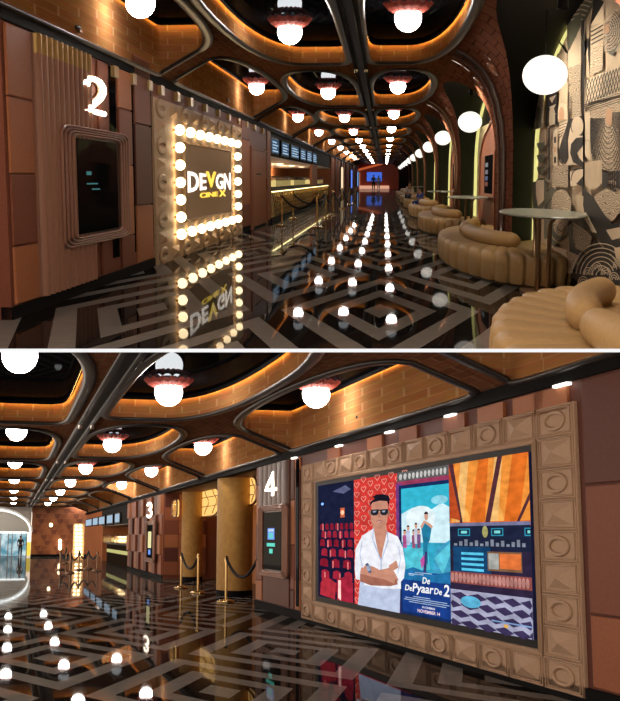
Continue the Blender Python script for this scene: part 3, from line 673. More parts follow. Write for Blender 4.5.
for i, (y0, y1) in enumerate(((37, 43), (44.5, 51), (57, 66))):
    t = thing('glass_display_case', (XL-.45, y0, -.31), 'glass food case glowing yellow on the snack counter, %s' % ['nearest', 'middle one', 'farthest'][i], 'display case')
    q = MB(); q.box(XL-.85, XL-.15, y0, y1, -.31, -.27); q.box(XL-.85, XL-.15, y0, y1, .06, .09); mk('case_frame', q, black_trim, t)
    q = MB(); q.box(XL-.8, XL-.2, y0+.2, y1-.2, -.25, -.05); mk('lit_food', q, em('food_glow', (.9,.68,.25), .9), t)
    q = MB(); q.box(XL-.84, XL-.16, y0+.05, y1-.05, -.27, .06)
    g = mat('case_glass', (.9,.9,.85), .05); bsdf(g).inputs['Transmission Weight'].default_value = 1; mk('case_glass', q, g, t)
# wall continuing beyond the concession
q = MB(); q.box(XL-.12, XL, 53.5, 57.5, FL, .7); mk('wall_pier', q, leather[2], kind='structure')
wall_f = thing('wall_left_far', (XL, 100, FL), kind='structure')
q = MB(); q.box(XL-.12, XL, cx1, END, FL, HW); mk('wall_body', q, leather[2], wall_f)
for k in range(14):
    y0 = cx1+k*5.4; q = MB(); q.box(XL, XL+.05+.06*(k % 2), y0, y0+2.4, FL+.1, HW); mk('wall_panel', q, leather[k % 4], wall_f)
for i, (px, c) in enumerate(((350, (.12,.25,.9)), (356.5, (.2,.4,.8)), (340, (1,.75,.45)), (358.6, (1,.6,.4)))):
    y = wy(px); t = thing('advert_screen', (XL+.1, y, -.9), ['tall blue lit advert screen far down the left wall', 'second slim blue advert screen far down the left wall', 'warm white lit strip on the distant left wall', 'pale orange lit strip closest to the far end'][i], 'screen')
    q = MB(); q.box(XL+.05, XL+.16, y-2.2, y+2.2, -.95, .95); mk('casing', q, black_trim, t)
    q = MB(); q.box(XL+.155, XL+.18, y-1.9, y+1.9, -.9, .9); mk('display', q, em('advert%d' % i, c, 1.1), t)
# ---- stanchions and ropes
def stanchion(x, y, label, group='brass rope stanchions by the snack counter', m=brass, h=.93):
    t = thing('stanchion', (x, y, FL), label, 'stanchion', group)
    q = MB(); q.lathe([(0, 0.0), (.17, 0), (.17, .02), (.15, .035), (.04, .06), (.0, .06)], (x, y, FL), 20, 1, 1.6); mk('base', q, m, t)
    q = MB(); q.lathe([(.026, .03), (.026, h-.05)], (x, y, FL), 12); mk('post', q, m, t)
    q = MB(); q.lathe([(.04, h-.12), (.04, h-.03), (.0, h+.0)], (x, y, FL), 14); mk('cap', q, m, t)
    return t
def rope(p, q_, label, sag=.33, h=.84, group='black velvet ropes'):
    p = Vector(p); q_ = Vector(q_); pts = []
    for i in range(15):
        t = i/14; v = p.lerp(q_, t); v.z = FL+h-sag*4*t*(1-t); pts.append(v)
    m = MB(); m.tube(pts, .03, 8); return mk('rope', m, rope_mat, label=label, cat='rope', group=group)
rope_mat = mat('black_velvet', (.012,.012,.014), .7)
S = [(282, 226), (317, 228), (293, 219), (326, 219), (333, 215), (342, 209), (349, 205), (355, 202)]
names = ['nearest the counter corner', 'front one standing out in the hall', 'second along the counter front', 'second one out in the hall', 'third one out in the hall', 'fourth one out in the hall', 'fifth one out in the hall', 'farthest one out in the hall']
SP = []
for (px, py), nm in zip(S, names):
    p = rm.atz(px, py, FL); SP.append(p); stanchion(p.x, p.y, 'brass rope stanchion, '+nm)
for i, (a, b2) in enumerate(((0, 1), (2, 3), (1, 3), (3, 4), (4, 5), (5, 6), (6, 7))):
    rope(SP[a], SP[b2], 'black rope slung between brass stanchions, %s' % ['frontmost sagging across the queue', 'second sagging across the queue', 'nearest of the hall side row', 'second of the hall side row', 'third of the hall side row', 'fourth of the hall side row', 'farthest of the hall side row'][i])
# ---- far end
q = MB(); q.box(-6, 4, END, END+.3, FL, 2.6); mk('wall_back', q, end_red, kind='structure')
q = MB(); q.box(-2.3, -.3, END-.3, END-.1, -.3, .9); mk('far_screen', q, em('far_blue', (.06,.16,.75), .9), label='wide blue screen on the red wall at the end of the upper hall', cat='screen')
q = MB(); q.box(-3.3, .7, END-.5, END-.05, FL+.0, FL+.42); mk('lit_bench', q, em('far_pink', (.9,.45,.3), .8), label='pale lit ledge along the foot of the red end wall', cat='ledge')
q = MB(); q.prism([(-3.6, END-1, 1.0), (-.2, END-1, 1.9), (-.2, END-1, 2.2), (-3.6, END-1, 1.3)], (0, .5, 0)); mk('slanted_beam', q, em('far_orange', (.9,.18,.06), .5), label='slanted orange beam over the distant blue screen', cat='beam')
# ---- right side: vaulted brick piers with arched niches
PROF = [(1.12, 1.99), (1.25, 1.93), (1.40, 1.82), (1.55, 1.68), (1.68, 1.48), (1.78, 1.22), (1.85, .90), (1.89, .5), (1.90, 0.0), (1.90, FL)]
def prof_pt(H):                                    # point of the vault at height H
    for (a, b2) in zip(PROF, PROF[1:]):
        if b2[1] <= H <= a[1]:
            t = (a[1]-H)/(a[1]-b2[1]); return a[0]+(b2[0]-a[0])*t
    return PROF[0][0] if H > 1.9 else PROF[-1][0]
FHW, BHW = 4.25, 4.85
def h_front(w_): return .55 + 1.40*sqrt(max(0, 1-(w_/FHW)**2))
def h_back(w_): return .45 + 1.60*sqrt(max(0, 1-(w_/BHW)**2))
wall_r = thing('wall_right', (1.9, 20, FL), kind='structure')
q = MB(); rev = MB()
NN = 13
for k in range(-1, NN):
    c = NC + P*k
    ys = [-P/2, -P/2+.4, -FHW-.001] + [-FHW*cos(pi*i/28) for i in range(29)] + [FHW+.001, P/2-.4, P/2]
    rows = []; uvs = []
    for yy in ys:
        Hb = FL if abs(yy) > FHW else h_front(yy)
        r = []; uv = []
        for j in range(15):
            t = j/14; H = PROF[0][1] + (Hb - PROF[0][1])*t if abs(yy) <= FHW else None
            if H is None:
                # pier: follow the whole profile
                tt = t*(len(PROF)-1); i = min(int(tt), len(PROF)-2); f = tt-i; x = PROF[i][0]+(PROF[i+1][0]-PROF[i][0])*f; H = PROF[i][1]+(PROF[i+1][1]-PROF[i][1])*f
            else: x = prof_pt(H)
            r.append((x, c+yy, H)); uv.append((H, c+yy))
        rows.append(r); uvs.append(uv)
    q.grid(rows[:3], 0, True, uvs[:3]); q.grid(rows[3:-3], 0, True, uvs[3:-3]); q.grid(rows[-3:], 0, True, uvs[-3:])
    fr = [(1.90, c-FHW, FL)]+[(prof_pt(h_front(-FHW*cos(pi*i/28))), c-FHW*cos(pi*i/28), h_front(FHW*cos(pi*i/28))) for i in range(29)]+[(1.90, c+FHW, FL)]
    bk = [(XR, c-BHW, FL)]+[(XR, c-BHW*cos(pi*i/28), h_back(BHW*cos(pi*i/28))) for i in range(29)]+[(XR, c+BHW, FL)]
    rev.grid([fr, bk], 0, True)
brickv = brick('vault_brick', (.25,.10,.06), (.19,.075,.046), (.10,.042,.028), .16, .55, .05)
mk('brick_vault', q, brickv, wall_r)
mk('niche_reveal', rev, black_matt, wall_r)
q = MB(); q.box(XR+.02, XR+.2, 6, END, FL, 2.6); mk('niche_back', q, black_matt, wall_r)
q = MB(); q.box(XR-.06, XR+.02, 6, END, FL, FL+.22); mk('skirting', q, black_matt, wall_r)
for k in range(-1, NN):
    c = NC + P*k + P/2
    t = MB(); t.tube([(p[0]-.012, c+(.35 if p[1] > .6 else .35*1), p[1]-.012) for p in PROF], .03, 8, up=(0,1,0), rw=.13) if False else t.tube([(p[0]-.01, c, p[1]-.01) for p in PROF], .02, 8, up=(0,1,0), rw=.02)
    rows = [[(p[0]-.02, c-.13, p[1]-.02) for p in PROF], [(p[0]-.02, c+.13, p[1]-.02) for p in PROF]]
    t.grid(rows, 0, True); mk('rib_groove', t, black_trim, wall_r)
    if k < 6:
        for dy in (-.42, .42):
            t = MB(); t.tube([(p[0]-.03, c+dy, p[1]-.03) for p in PROF], .022, 6); mk('rib_tube', t, bronze if k > 0 else flute_dark, wall_r)
painted_edge_glow = em('painted_led_spill', (.62,.58,.16), 1.3)  # spill of the LED rim on the niche edge, put in as emission
nz_ = N(painted_edge_glow, 'ShaderNodeTexNoise'); nz_.inputs['Scale'].default_value = 7; tc_ = N(painted_edge_glow, 'ShaderNodeTexCoord'); cr_ = N(painted_edge_glow, 'ShaderNodeValToRGB'); cr_.color_ramp.elements[0].color = (.36,.32,.08,1); cr_.color_ramp.elements[1].color = (.95,.88,.34,1)
L(painted_edge_glow, tc_.outputs['Object'], nz_.inputs[0]); L(painted_edge_glow, nz_.outputs[0], cr_.inputs[0]); L(painted_edge_glow, cr_.outputs[0], bsdf(painted_edge_glow).inputs['Emission Color'])
# LED rim and uplights
for k in range(0, 6):
    c = NC + P*k; m = MB()
    m.tube([(XR-.02, c-BHW+.05, FL+.2)]+[(XR-.02, c-(BHW-.05)*cos(pi*i/24), h_back(BHW*cos(pi*i/24))-.03) for i in range(25)]+[(XR-.02, c+BHW-.05, FL+.2)], .012, 5)
    mk('led_strip', m, led_yellow, wall_r)
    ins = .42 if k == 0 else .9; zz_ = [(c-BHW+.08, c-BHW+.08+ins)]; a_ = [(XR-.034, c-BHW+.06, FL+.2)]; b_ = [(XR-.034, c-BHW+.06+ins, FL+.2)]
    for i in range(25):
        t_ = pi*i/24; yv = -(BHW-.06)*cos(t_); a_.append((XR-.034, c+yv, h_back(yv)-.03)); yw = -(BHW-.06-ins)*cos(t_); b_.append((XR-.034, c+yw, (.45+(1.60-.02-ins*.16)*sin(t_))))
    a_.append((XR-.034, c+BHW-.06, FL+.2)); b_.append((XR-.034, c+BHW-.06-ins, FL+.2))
    m = MB(); m.grid([a_, b_]); mk('painted_edge_glow', m, painted_edge_glow, wall_r)
for k in range(0, 5):
    c = NC + P*k + P/2
    t = thing('floor_uplight', (1.86, c, -.89), 'small uplight glowing at the foot of the %s brick pier' % ['first', 'second', 'third', 'fourth', 'fifth'][k], 'light', 'uplights at the pier feet')
    m = MB(); m.lathe([(.03, 0), (.035, .05), (.03, .06)], (1.83, c, -.90), 10, 1, 2.5); mk('housing', m, bronze, t)
    m = MB(); m.lathe([(0, .062), (.028, .062)], (1.83, c, -.90), 10, 1, 2.5); mk('lens', m, em('uplight', (1,.8,.55), 60), t)
# rosettes on the vault
def rosette(px, py, label):
    # meet the vault: march along the sight line
    r = rm.ray(px, py); s = 8.0
    while s < 30:
        p = r*s
        if p.z <= PROF[0][1] and p.x >= prof_pt(p.z): break
        s += .01
    p = r*s; n = Vector((-.75, 0, -.66))
    t = thing('wall_rosette', p, label, 'rosette', 'copper rosettes on the brick vault')
    a = Vector((.66, 0, -.75)); b2 = Vector((0, 1, 0))
    for rr, w_, m in ((.11, .02, bronze), (.07, .016, coral), (.035, .02, bronze)):
        q = MB(); q.tube([p + a*(rr*cos(i*pi/12)) + b2*(rr*2.0*sin(i*pi/12)) + n*.02 for i in range(24)], w_, 6, True); mk('ring', q, copper, t)
copper = mat('copper', (.42,.17,.09), .3, .6)
for px, py, nm in ((494, 68, 'upper copper rosette on the brick vault above the first pier'), (480, 82, 'lower copper rosette on the vault above the first pier'), (450, 111, 'upper copper rosette above the second pier'), (444, 117, 'lower copper rosette above the second pier')):
    rosette(px, py, nm)

# ---- mural in the first niche
TAN, BLK, GRN, LNE, PCH, GRY = range(6)
def wave_mat(name, c1, c2, scale, kind='RINGS', dist=3.):
    m = mat(name, c1, .6)
    tc = N(m, 'ShaderNodeTexCoord'); mp = N(m, 'ShaderNodeMapping'); mp.inputs['Scale'].default_value = (1, .22, 1)
    wv = N(m, 'ShaderNodeTexWave', wave_type=kind, rings_direction='X' if kind == 'RINGS' else 'X'); wv.bands_direction = 'Z'
    wv.inputs['Scale'].default_value = scale; wv.inputs['Distortion'].default_value = dist; wv.inputs['Detail'].default_value = 1
    r = N(m, 'ShaderNodeValToRGB'); r.color_ramp.elements[0].position = .30; r.color_ramp.elements[0].color = (*c2, 1); r.color_ramp.elements[1].position = .42; r.color_ramp.elements[1].color = (*c1, 1)
    L(m, tc.outputs['Object'], mp.inputs[0]); L(m, mp.outputs[0], wv.inputs[0]); L(m, wv.outputs[1], r.inputs[0]); L(m, r.outputs[0], bsdf(m).inputs['Base Color'])
    return m
tan = noisy('mural_tan', (.66,.53,.38), (.56,.44,.31), 3, .6)
lines = wave_mat('mural_lines', (.62,.50,.36), (.22,.17,.12), 30.0, 'BANDS', 1.5)
grain = wave_mat('mural_grain', (.62,.50,.36), (.22,.17,.12), 16.0, 'BANDS', 16.)
mmats = [tan, mat('mural_black', (.022,.02,.02), .6), mat('mural_green', (.14,.14,.10), .6), mat('mural_line', (.72,.60,.44), .6), mat('mural_peach', (.60,.36,.22), .6), lines, grain, mat('mural_plain', (.74,.60,.44), .6)]
def MP(px, py, d=0): return rm.atx(px, py, XR-.03-d)
mu = thing('wall_mural', (XR, NC, FL+.22), 'tall black and tan patterned mural in the nearest lit niche', 'mural')
q = MB(); pts = [(XR-.028, NC-BHW+.1, FL+.22)]+[(XR-.028, NC-(BHW-.1)*cos(pi*i/28), h_back(BHW*cos(pi*i/28))-.03) for i in range(29)]+[(XR-.028, NC+BHW-.1, FL+.22)]
q.poly(pts); mk('mural_field', q, tan, mu)
art = MB(); dd = [0.002]
def P2(pts, m, smooth=True):
    dd[0] += .0006; art.poly([MP(x, y, dd[0]) for x, y in pts], m)
def arcp(cx, cy, rx, ry, a0, a1, n=14): return [(cx+rx*cos(radians(a0+(a1-a0)*i/n)), cy-ry*sin(radians(a0+(a1-a0)*i/n))) for i in range(n+1)]
def stroke(pts, w_, m):
    dd[0] += .0004; n = len(pts); A = []; B = []
    for i in range(n):
        a = pts[max(0, i-1)]; b2 = pts[min(n-1, i+1)]; dx, dy = b2[0]-a[0], b2[1]-a[1]; l = sqrt(dx*dx+dy*dy) or 1
        A.append(MP(pts[i][0]-dy/l*w_/2, pts[i][1]+dx/l*w_/2, dd[0])); B.append(MP(pts[i][0]+dy/l*w_/2, pts[i][1]-dx/l*w_/2, dd[0]))
    art.grid([A, B], m, False)
# upper dark sweep with pale ticks
dd[0] = .006
P2([(568,2),(604,-6),(594,4),(589,14),(583,24),(580,26),(568,52),(567,40),(567,22)], 2)
for i in range(6): stroke([(571+i*-.6, 20-i*4.2), (577+i*2.2, 18-i*4.4), (583+i*2.2, 20-i*4.4)], 1.4, 3)
P2([(568,25),(570,52),(581,40),(581,12)], 2)
P2([(604,2),(590,28),(594,-4)], 1)
P2([(568,53),(581,26),(581,63),(568,68)], 7); P2([(583,40),(589,14),(589.5,38)], 0); P2([(590,26),(604,3),(604,22)], 7)
stroke([(551,30),(567,53)], 1.4, 1)
P2([(557,54),(567,53),(568,110),(557,112)], 0); 
P2([(569,68),(581,63),(581,118),(569,122)], 6)
P2([(583,42),(589,38),(589,62),(585,55),(583,60)], 1); P2([(583,60),(588,47),(589.5,78),(583,76)], 7)
for i in range(5): stroke([(591, 30+i*4.2), (603, 23+i*4.4), (618, 9+i*5.5)], 1.6, 3)
for i in range(4): stroke([(591, 32+i*4.2), (603, 25+i*4.4)], 1.0, 1)
P2([(604,24),(620,15),(620,52),(604,52)], 6)
P2([(604,26),(609,23),(610,32),(605,34)], 4)
for i in range(7): stroke(arcp(607,30,3+i*2.0,4+i*3.0,-90,60), .6, 1)
P2([(608,53),(617,47),(613,56)], 2)
P2([(590,50),(603,44),(603,70),(590,76)], 6)
# zig-zag lattice band
P2([(586,80),(620,66),(620,95),(586,104)], 7)
for i in range(12):
    x = 586+i*3; s = 80-(i*3)*.41; stroke([(x, s), (x+1.6, s+6), (x, s+12), (x+1.6, s+18), (x, s+24)], .7, 1); stroke([(x+3.0, s), (x+1.4, s+6), (x+3.0, s+12), (x+1.4, s+18), (x+3.0, s+24)], .7, 1)
for i in range(7): stroke([(584, 105+i*2.0), (620, 93+i*2.0)], .7, 1)
# black upright rules
for x in (583.2, 547, 569): stroke([(x, 20 if x > 570 else 92), (x, 196 if x > 570 else 180)], 2.2 if x > 580 else 1.0, 1)
# left column of arches and half moons
P2([(534,95),(544,92),(544,127),(534,130)], 6); P2(arcp(539,112,2.6,6,0,180)+[(536.4,128),(541.6,127)], 2); stroke(arcp(539,111,4.0,9,0,180), .6, 1)
P2([(546,94),(557,90),(557,124),(546,127)], 1)
for i in range(3): P2([(549,98+i*9),(556,95+i*9),(552,103+i*9)], 3); 
P2(arcp(552,115,3,8,0,180)+[(549,126),(555,124)], 3)
P2([(558,122),(568,119),(568,118)]+arcp(562.5,112,5,9,0,180)+[(558,122)], 7); P2(arcp(561.5,113,2.8,6,0,180)+[(559,121),(564,120)], 4)
for i in range(4):
    y = 143+i*12; P2([(537,y),(545,y-1)]+[(545-.0,y)]+arcp(541,y,4,8,0,-180), 2)
stroke([(549,128),(549,180)], 1.6, 1); P2([(553,130),(557.5,129),(557.5,166),(553,166)], 7)
P2([(554,137),(556,136.5),(556,143),(554,143)], 1); P2([(554,157),(556,156.5),(556,163),(554,163)], 1); P2([(554,147),(556,146.5),(556,152),(554,152)], 4)
# teardrop and leaf forms
P2([(559,124),(583,115),(583,165),(559,165)], 7)
P2([(568,121),(572,118),(568,140),(568.5,158),(566,163),(562,163),(559,157),(559,150),(563,136)], 1)
for i in range(5): stroke([(559, 126+i*3), (567-i*1.2, 123+i*3)], .7, 1)
stroke(arcp(563.5,155,4.6,9,-160,10), .8, 1)
P2([(570,120),(583,115),(583,136),(577,135),(572,132),(570,126)], 1); P2(arcp(577.5,126,6,9.5,0,360,20), 7)
P2([(583,137),(576,138),(571,144),(570,153),(573,162),(583,168),(583,162),(579,158),(577,153),(580,149),(583,145)], 1)
stroke([(570,170),(583,168)], .7, 1); P2([(570,172),(583,169),(583,182),(575,186),(570,186)], 7); stroke(arcp(578,181,7,12,90,180), .8, 1); P2([(583,176),(583,187),(576,184)], 1)
P2([(552,166),(568,165),(568,188),(552,186)], 6)
# plain strips and the big nested arches
P2([(585,112),(590,111),(590,140),(585,140)], 7); P2([(585,141),(590,141),(590,160),(585,156)], 7)
P2([(591,112),(620,101),(620,172),(602,170),(591,160)], 6)
for i in range(13): stroke([(608.5-4.2-i*1.15, 118)]+arcp(608.5, 122+i*.6, 4.2+i*1.15, 6+i*4.6, 180, 360, 16)+[(608.5+4.2+i*1.15, 112)], .75, 1)
P2([(606,110),(612,108),(612,122)]+arcp(609,121,3,5,0,-180), 4)
P2([(585,162),(602,160),(602,182),(596,190),(585,186)], 0)
P2([(602,172),(608,172),(608,186),(606,190),(602,186)], 1); P2([(616,171),(620,171),(620,190),(616,188)], 1)
for i in range(4): stroke([(609+i*1.8, 171), (609+i*1.8, 187)]+arcp(615+i*1.0,187,5-i*.6,5,180,250,5), .8, 1)
# lower black leaves and scrolls
P2([(544,196),(552,186),(562,196),(566,214),(560,240),(552,248),(544,238)], 2)
P2([(532,182),(546,180),(547,196),(541,214),(533,210)], 2); P2([(536,180),(544,180),(544,200),(538,206),(536,195)], 3)
P2([(551,206),(556,198),(567,202),(573,212),(582,216),(595,232),(584,228),(572,222),(564,212)], 1)
stroke(arcp(560,210,14,14,90,180)+[(553,212)], 1.2, 1)
P2(arcp(561,205,10,16,0,180)+[(551,220),(560,236),(570,220)], 6)
for i in range(4): stroke(arcp(561, 226, 4+i*2.6, 5+i*4, 180, 360), 1.0, 3 if i % 2 else 1)
P2([(584,188),(594,198),(604,214),(612,224),(620,222),(620,262),(606,250),(596,236),(586,222),(583,205)], 1)
P2([(594,196),(606,188),(620,194),(620,212),(612,222),(604,214)], 6)
P2([(582,214),(586,212),(597,233),(592,232)], 7)
P2([(606,230),(620,227),(620,238),(612,240)], 0); P2([(614,248),(620,247),(620,262),(616,258)], 7)
P2([(573,222),(583,228),(592,236),(590,245),(584,252),(576,248),(572,236)], 6)
P2([(568,226),(573,222),(572,238),(576,250),(586,254),(592,244),(596,240),(606,252),(604,258),(588,256),(578,262),(570,262)], 1)
P2([(546,238),(553,246),(568,250),(570,274),(562,270),(548,262),(546,258)], 7)
P2([(566,250),(580,256),(572,272),(570,274)], 6)
for i in range(4):
    for j in range(3): 
        for r_ in (2.6, 1.4): stroke(arcp(551+i*4.6-j*.6, 252+i*4.5+j*8, r_, r_*1.6, 0, 180, 8), .7, 1)
P2([(570,276),(582,262),(592,250),(600,246),(606,248),(614,260),(620,270),(620,292),(604,290),(580,284)], 1)
for r_ in range(7): stroke(arcp(601, 276, 5+r_*4.0, 6+r_*4.4, 20, 175, 16), .9, 3)
for cx_, cy_ in ((588,275),(597,270),(606,275),(614,280),(583,284),(603,286),(592,287),(612,292),(618,268)):
    for r_ in (5, 3.4, 1.8): stroke(arcp(cx_, cy_, r_, r_*1.5, 0, 180, 10), .8, 3)
mk('mural_artwork', art, mmats, mu)

# ---- second niche: lit stone strip, pointed wooden arch and poster case
c = NC+P
lp = noisy('lit_stone', (.62,.55,.32), (.40,.35,.2), 5, .6, vscale=(1, .5, 1))
for k in range(1, 6):
    c = NC+P*k; m = MB(); m.box(XR-.03, XR, c-BHW+.1, c+BHW-.1, FL+.22, 1.2)
    mk('niche_panel', m, lp, wall_r)
    ca = thing('poster_case', (XR-.05, c, FL+.3), 'pointed copper arch with a poster case in the %s niche' % ['second', 'third', 'fourth', 'fifth', 'sixth'][k-1], 'display case', 'poster cases in the right hand niches')
    m = MB(); hw_ = 2.5; ps = [(XR-.07, c-hw_, FL+.25), (XR-.07, c+hw_, FL+.25), (XR-.07, c+hw_, .5)] + [(XR-.07, c+hw_*cos(pi/2*i/6), .5+.6*sin(pi/2*i/6)**1.4) for i in range(1, 6)] + [(XR-.07, c, 1.2)] + [(XR-.07, c-hw_*cos(pi/2*i/6), .5+.6*sin(pi/2*i/6)**1.4) for i in range(5, 0, -1)] + [(XR-.07, c-hw_, .5)]
    m.prism(ps, (.04, 0, 0)); mk('arch_panel', m, leather[0], ca)
    m = MB(); m.tube([Vector(p)+Vector((-.01, 0, 0)) for p in ps], .03, 6, True, up=(1,0,0)); mk('arch_frame', m, copper, ca)
    m = MB(); m.box(XR-.12, XR-.07, c-1.1, c+1.1, -.36, .55); cf = mk('case_frame', m, leather[0], ca)
    m = MB(); m.box(XR-.125, XR-.119, c-.9, c+.9, -.30, .49); mk('case_glass', m, screen_black, cf)
    if k == 1:
        for (z, cc) in ((.15, (.5,.45,.5)), (.02, (.25,.3,.5)), (-.1, (.5,.2,.15)), (.3, (.6,.6,.6))):
            m = MB(); m.box(XR-.13, XR-.125, c+.1, c+.7, z-.05, z+.04); mk('poster_print', m, em('print%d' % int(z*100+50), cc, .35), cf)

# ---- spot lamps that wash the niches
for k in range(0, 4):
    c = NC+P*k; t = thing('spot_lamp', (1.75, c, 1.8), 'small black spot lamp in the crown of the %s niche' % ['nearest', 'second', 'third', 'fourth'][k], 'lamp')
    m = MB(); m.lathe([(.0, .12), (.05, .12), (.055, 0)], (1.7, c-1.2, 1.62), 12, 1, 1.5); mk('housing', m, black_trim, t)
    m = MB(); m.tube([(1.7, c-1.2, 1.72), (1.7, c-1.2, h_front(1.2)+.02)], .012, 6); mk('stem', m, black_trim, t)
    for dy in (-3.6, -1.8, 0, 1.8):  # unseen beams apart from the housing, added to brighten the niche evenly
        ld = bpy.data.lights.new('added_beam', 'SPOT'); ld.energy = 42; ld.color = (1,.86,.66); ld.spot_size = radians(150); ld.spot_blend = 1; ld.shadow_soft_size = .05
        lo = bpy.data.objects.new('added_beam', ld); col.objects.link(lo); o_ = Vector((1.35, c+dy, 1.5)); rm.objs.append(lo); ORI[lo.name] = o_
        zax = (o_-Vector((2.6, c+dy, .3))).normalized(); ya = Vector((0,1,0)); xa = ya.cross(zax).normalized()
        lo.parent = t; lo.matrix_local = Matrix.Translation(o_-ORI[t.name]) @ Matrix((xa, ya, zax)).transposed().to_4x4()
# ---- lanterns
for k in range(0, 11):
    x = 1.86; pl_ = [rm.atx(a_, b_, x) for a_, b_ in ((545,75),(470,122),(443,138),(429,147))]
    y, z = (pl_[k].y, pl_[k].z) if k < 4 else (pl_[3].y+11.6*(k-3), pl_[3].z)
    t = thing('paper_lantern', (x, y, z), '%s ribbed white paper lantern hanging in a right hand niche' % ['nearest and largest', 'second', 'third', 'fourth', 'fifth', 'sixth', 'seventh', 'eighth', 'ninth', 'tenth', 'eleventh'][k], 'lantern', 'white lanterns along the right wall')
    m = MB(); m.ell((x, y, z), (.26, .26, .225), 32, 20); mk('lantern_shade', m, lantern_mat if k < 2 else lantern_far, t) if False else mk('lantern_shade', m, lantern_mat, t)
    m = MB(); m.tube([(x, y, z+.235), (x, y, h_front(0)-.02)], .006, 5); mk('cord', m, black_trim, t)

# ---- round tufted benches about each pier
def bench(cy, label, rx=1.05, ry=4.85):
    cx = 1.95; t = thing('tufted_bench', (cx, cy, FL), label, 'bench', 'round tan benches about the brick piers')
    n = 38; rows = []
    prof = [(.20, .37, 0), (.40, .385, .2), (.7, .395, .7), (.93, .40, 1), (.975, .385, 1), (.995, .35, 1), (1.0, .28, 1), (1.0, .12, 1), (.985, .04, 1)]
    steps = n*8
    for i in range(steps+1):
        a = 2*pi*i/steps; bul = abs(sin(a*n/2))**.35; r = []
        for (rr, zz, k) in prof:
            q_ = 1 - .035*k*(1-bul); dz = -.028*k*(1-bul)*(zz/.39)
            if zz <= .05: dz = 0
            r.append((cx-rx*rr*q_*cos(a), cy+ry*rr*q_*sin(a), FL+zz+dz))
        rows.append(r)
    m = MB(); m.grid(rows, 0, True); mk('seat', m, sofa, t)
    m = MB(); m.lathe([(.95, 0), (.95, .06)], (cx, cy, FL), 48, rx, ry); mk('plinth', m, sofa_dark, t)
    # back roll in two upholstered lengths
    for a0, a1 in ((-75, 8), (10, 68)):
        m = MB(); pts = []
        for i in range(19):
            a = radians(a0+(a1-a0)*i/18); pts.append((cx-rx*.56*cos(a), cy+ry*.62*sin(a)*-1*-1, FL+.475))
        rad = [.06]+[.10]+[.115]*15+[.10]+[.06]
        m.tube(pts, rad, 14, up=(0,0,1)); mk('bolster', m, sofa, t)
    return t
bn = ['frontmost tan tufted bench, cut by the lower right corner', 'second tan tufted round bench behind the bar table', 'third tan tufted round bench from the front', 'fourth tan tufted round bench beside the blue figure', 'fifth tan tufted round bench from the front', 'sixth tan tufted round bench from the front', 'seventh tan tufted round bench, near the far end', 'eighth tan tufted round bench, farthest']
bench(6.2, bn[0], 1.3, 3.7)
b0 = bench(NC+P/2, bn[1])
for k in range(2, 8): dup(b0, (0, P*(k-1), 0), bn[k])
# ---- bar tables
leg_metal = mat('leg_metal', (.62,.44,.26), .28, .9)
def table(x, y, label):
    t = thing('bar_table', (x, y, FL), label, 'table', 'round bar tables along the right wall')
    m = MB(); m.lathe([(0, .9), (.43, .9), (.44, .912), (.43, .925), (0, .925)], (x, y, FL), 48, 1, 3.9, 0, False); mk('tabletop', m, glass_top, t)
    for i, (dx, dy) in enumerate(((-.06, -.35), (.06, -.35), (0, .4))):
        m = MB(); m.tube([(x+dx*1.0, y+dy, FL), (x+dx, y+dy, FL+.8), (x+dx*1.6, y+dy*1.6, FL+.9)], .026, 10); mk('leg', m, leg_metal, t)
    m = MB(); m.lathe([(0, 0), (.2, 0), (.2, .02), (0, .03)], (x, y, FL), 24, 1, 3.2); mk('foot_plate', m, bronze, t)
    return t
table(1.80, 12.9, 'nearest round pale bar table on bronze legs before the mural')
table(1.80, 12.9+P*1.0, 'second round bar table, in front of the second niche')
table(1.80, 12.9+P*2.0, 'third round bar table along the right wall'); table(1.80, 12.9+P*4, 'farthest round bar table along the right wall')

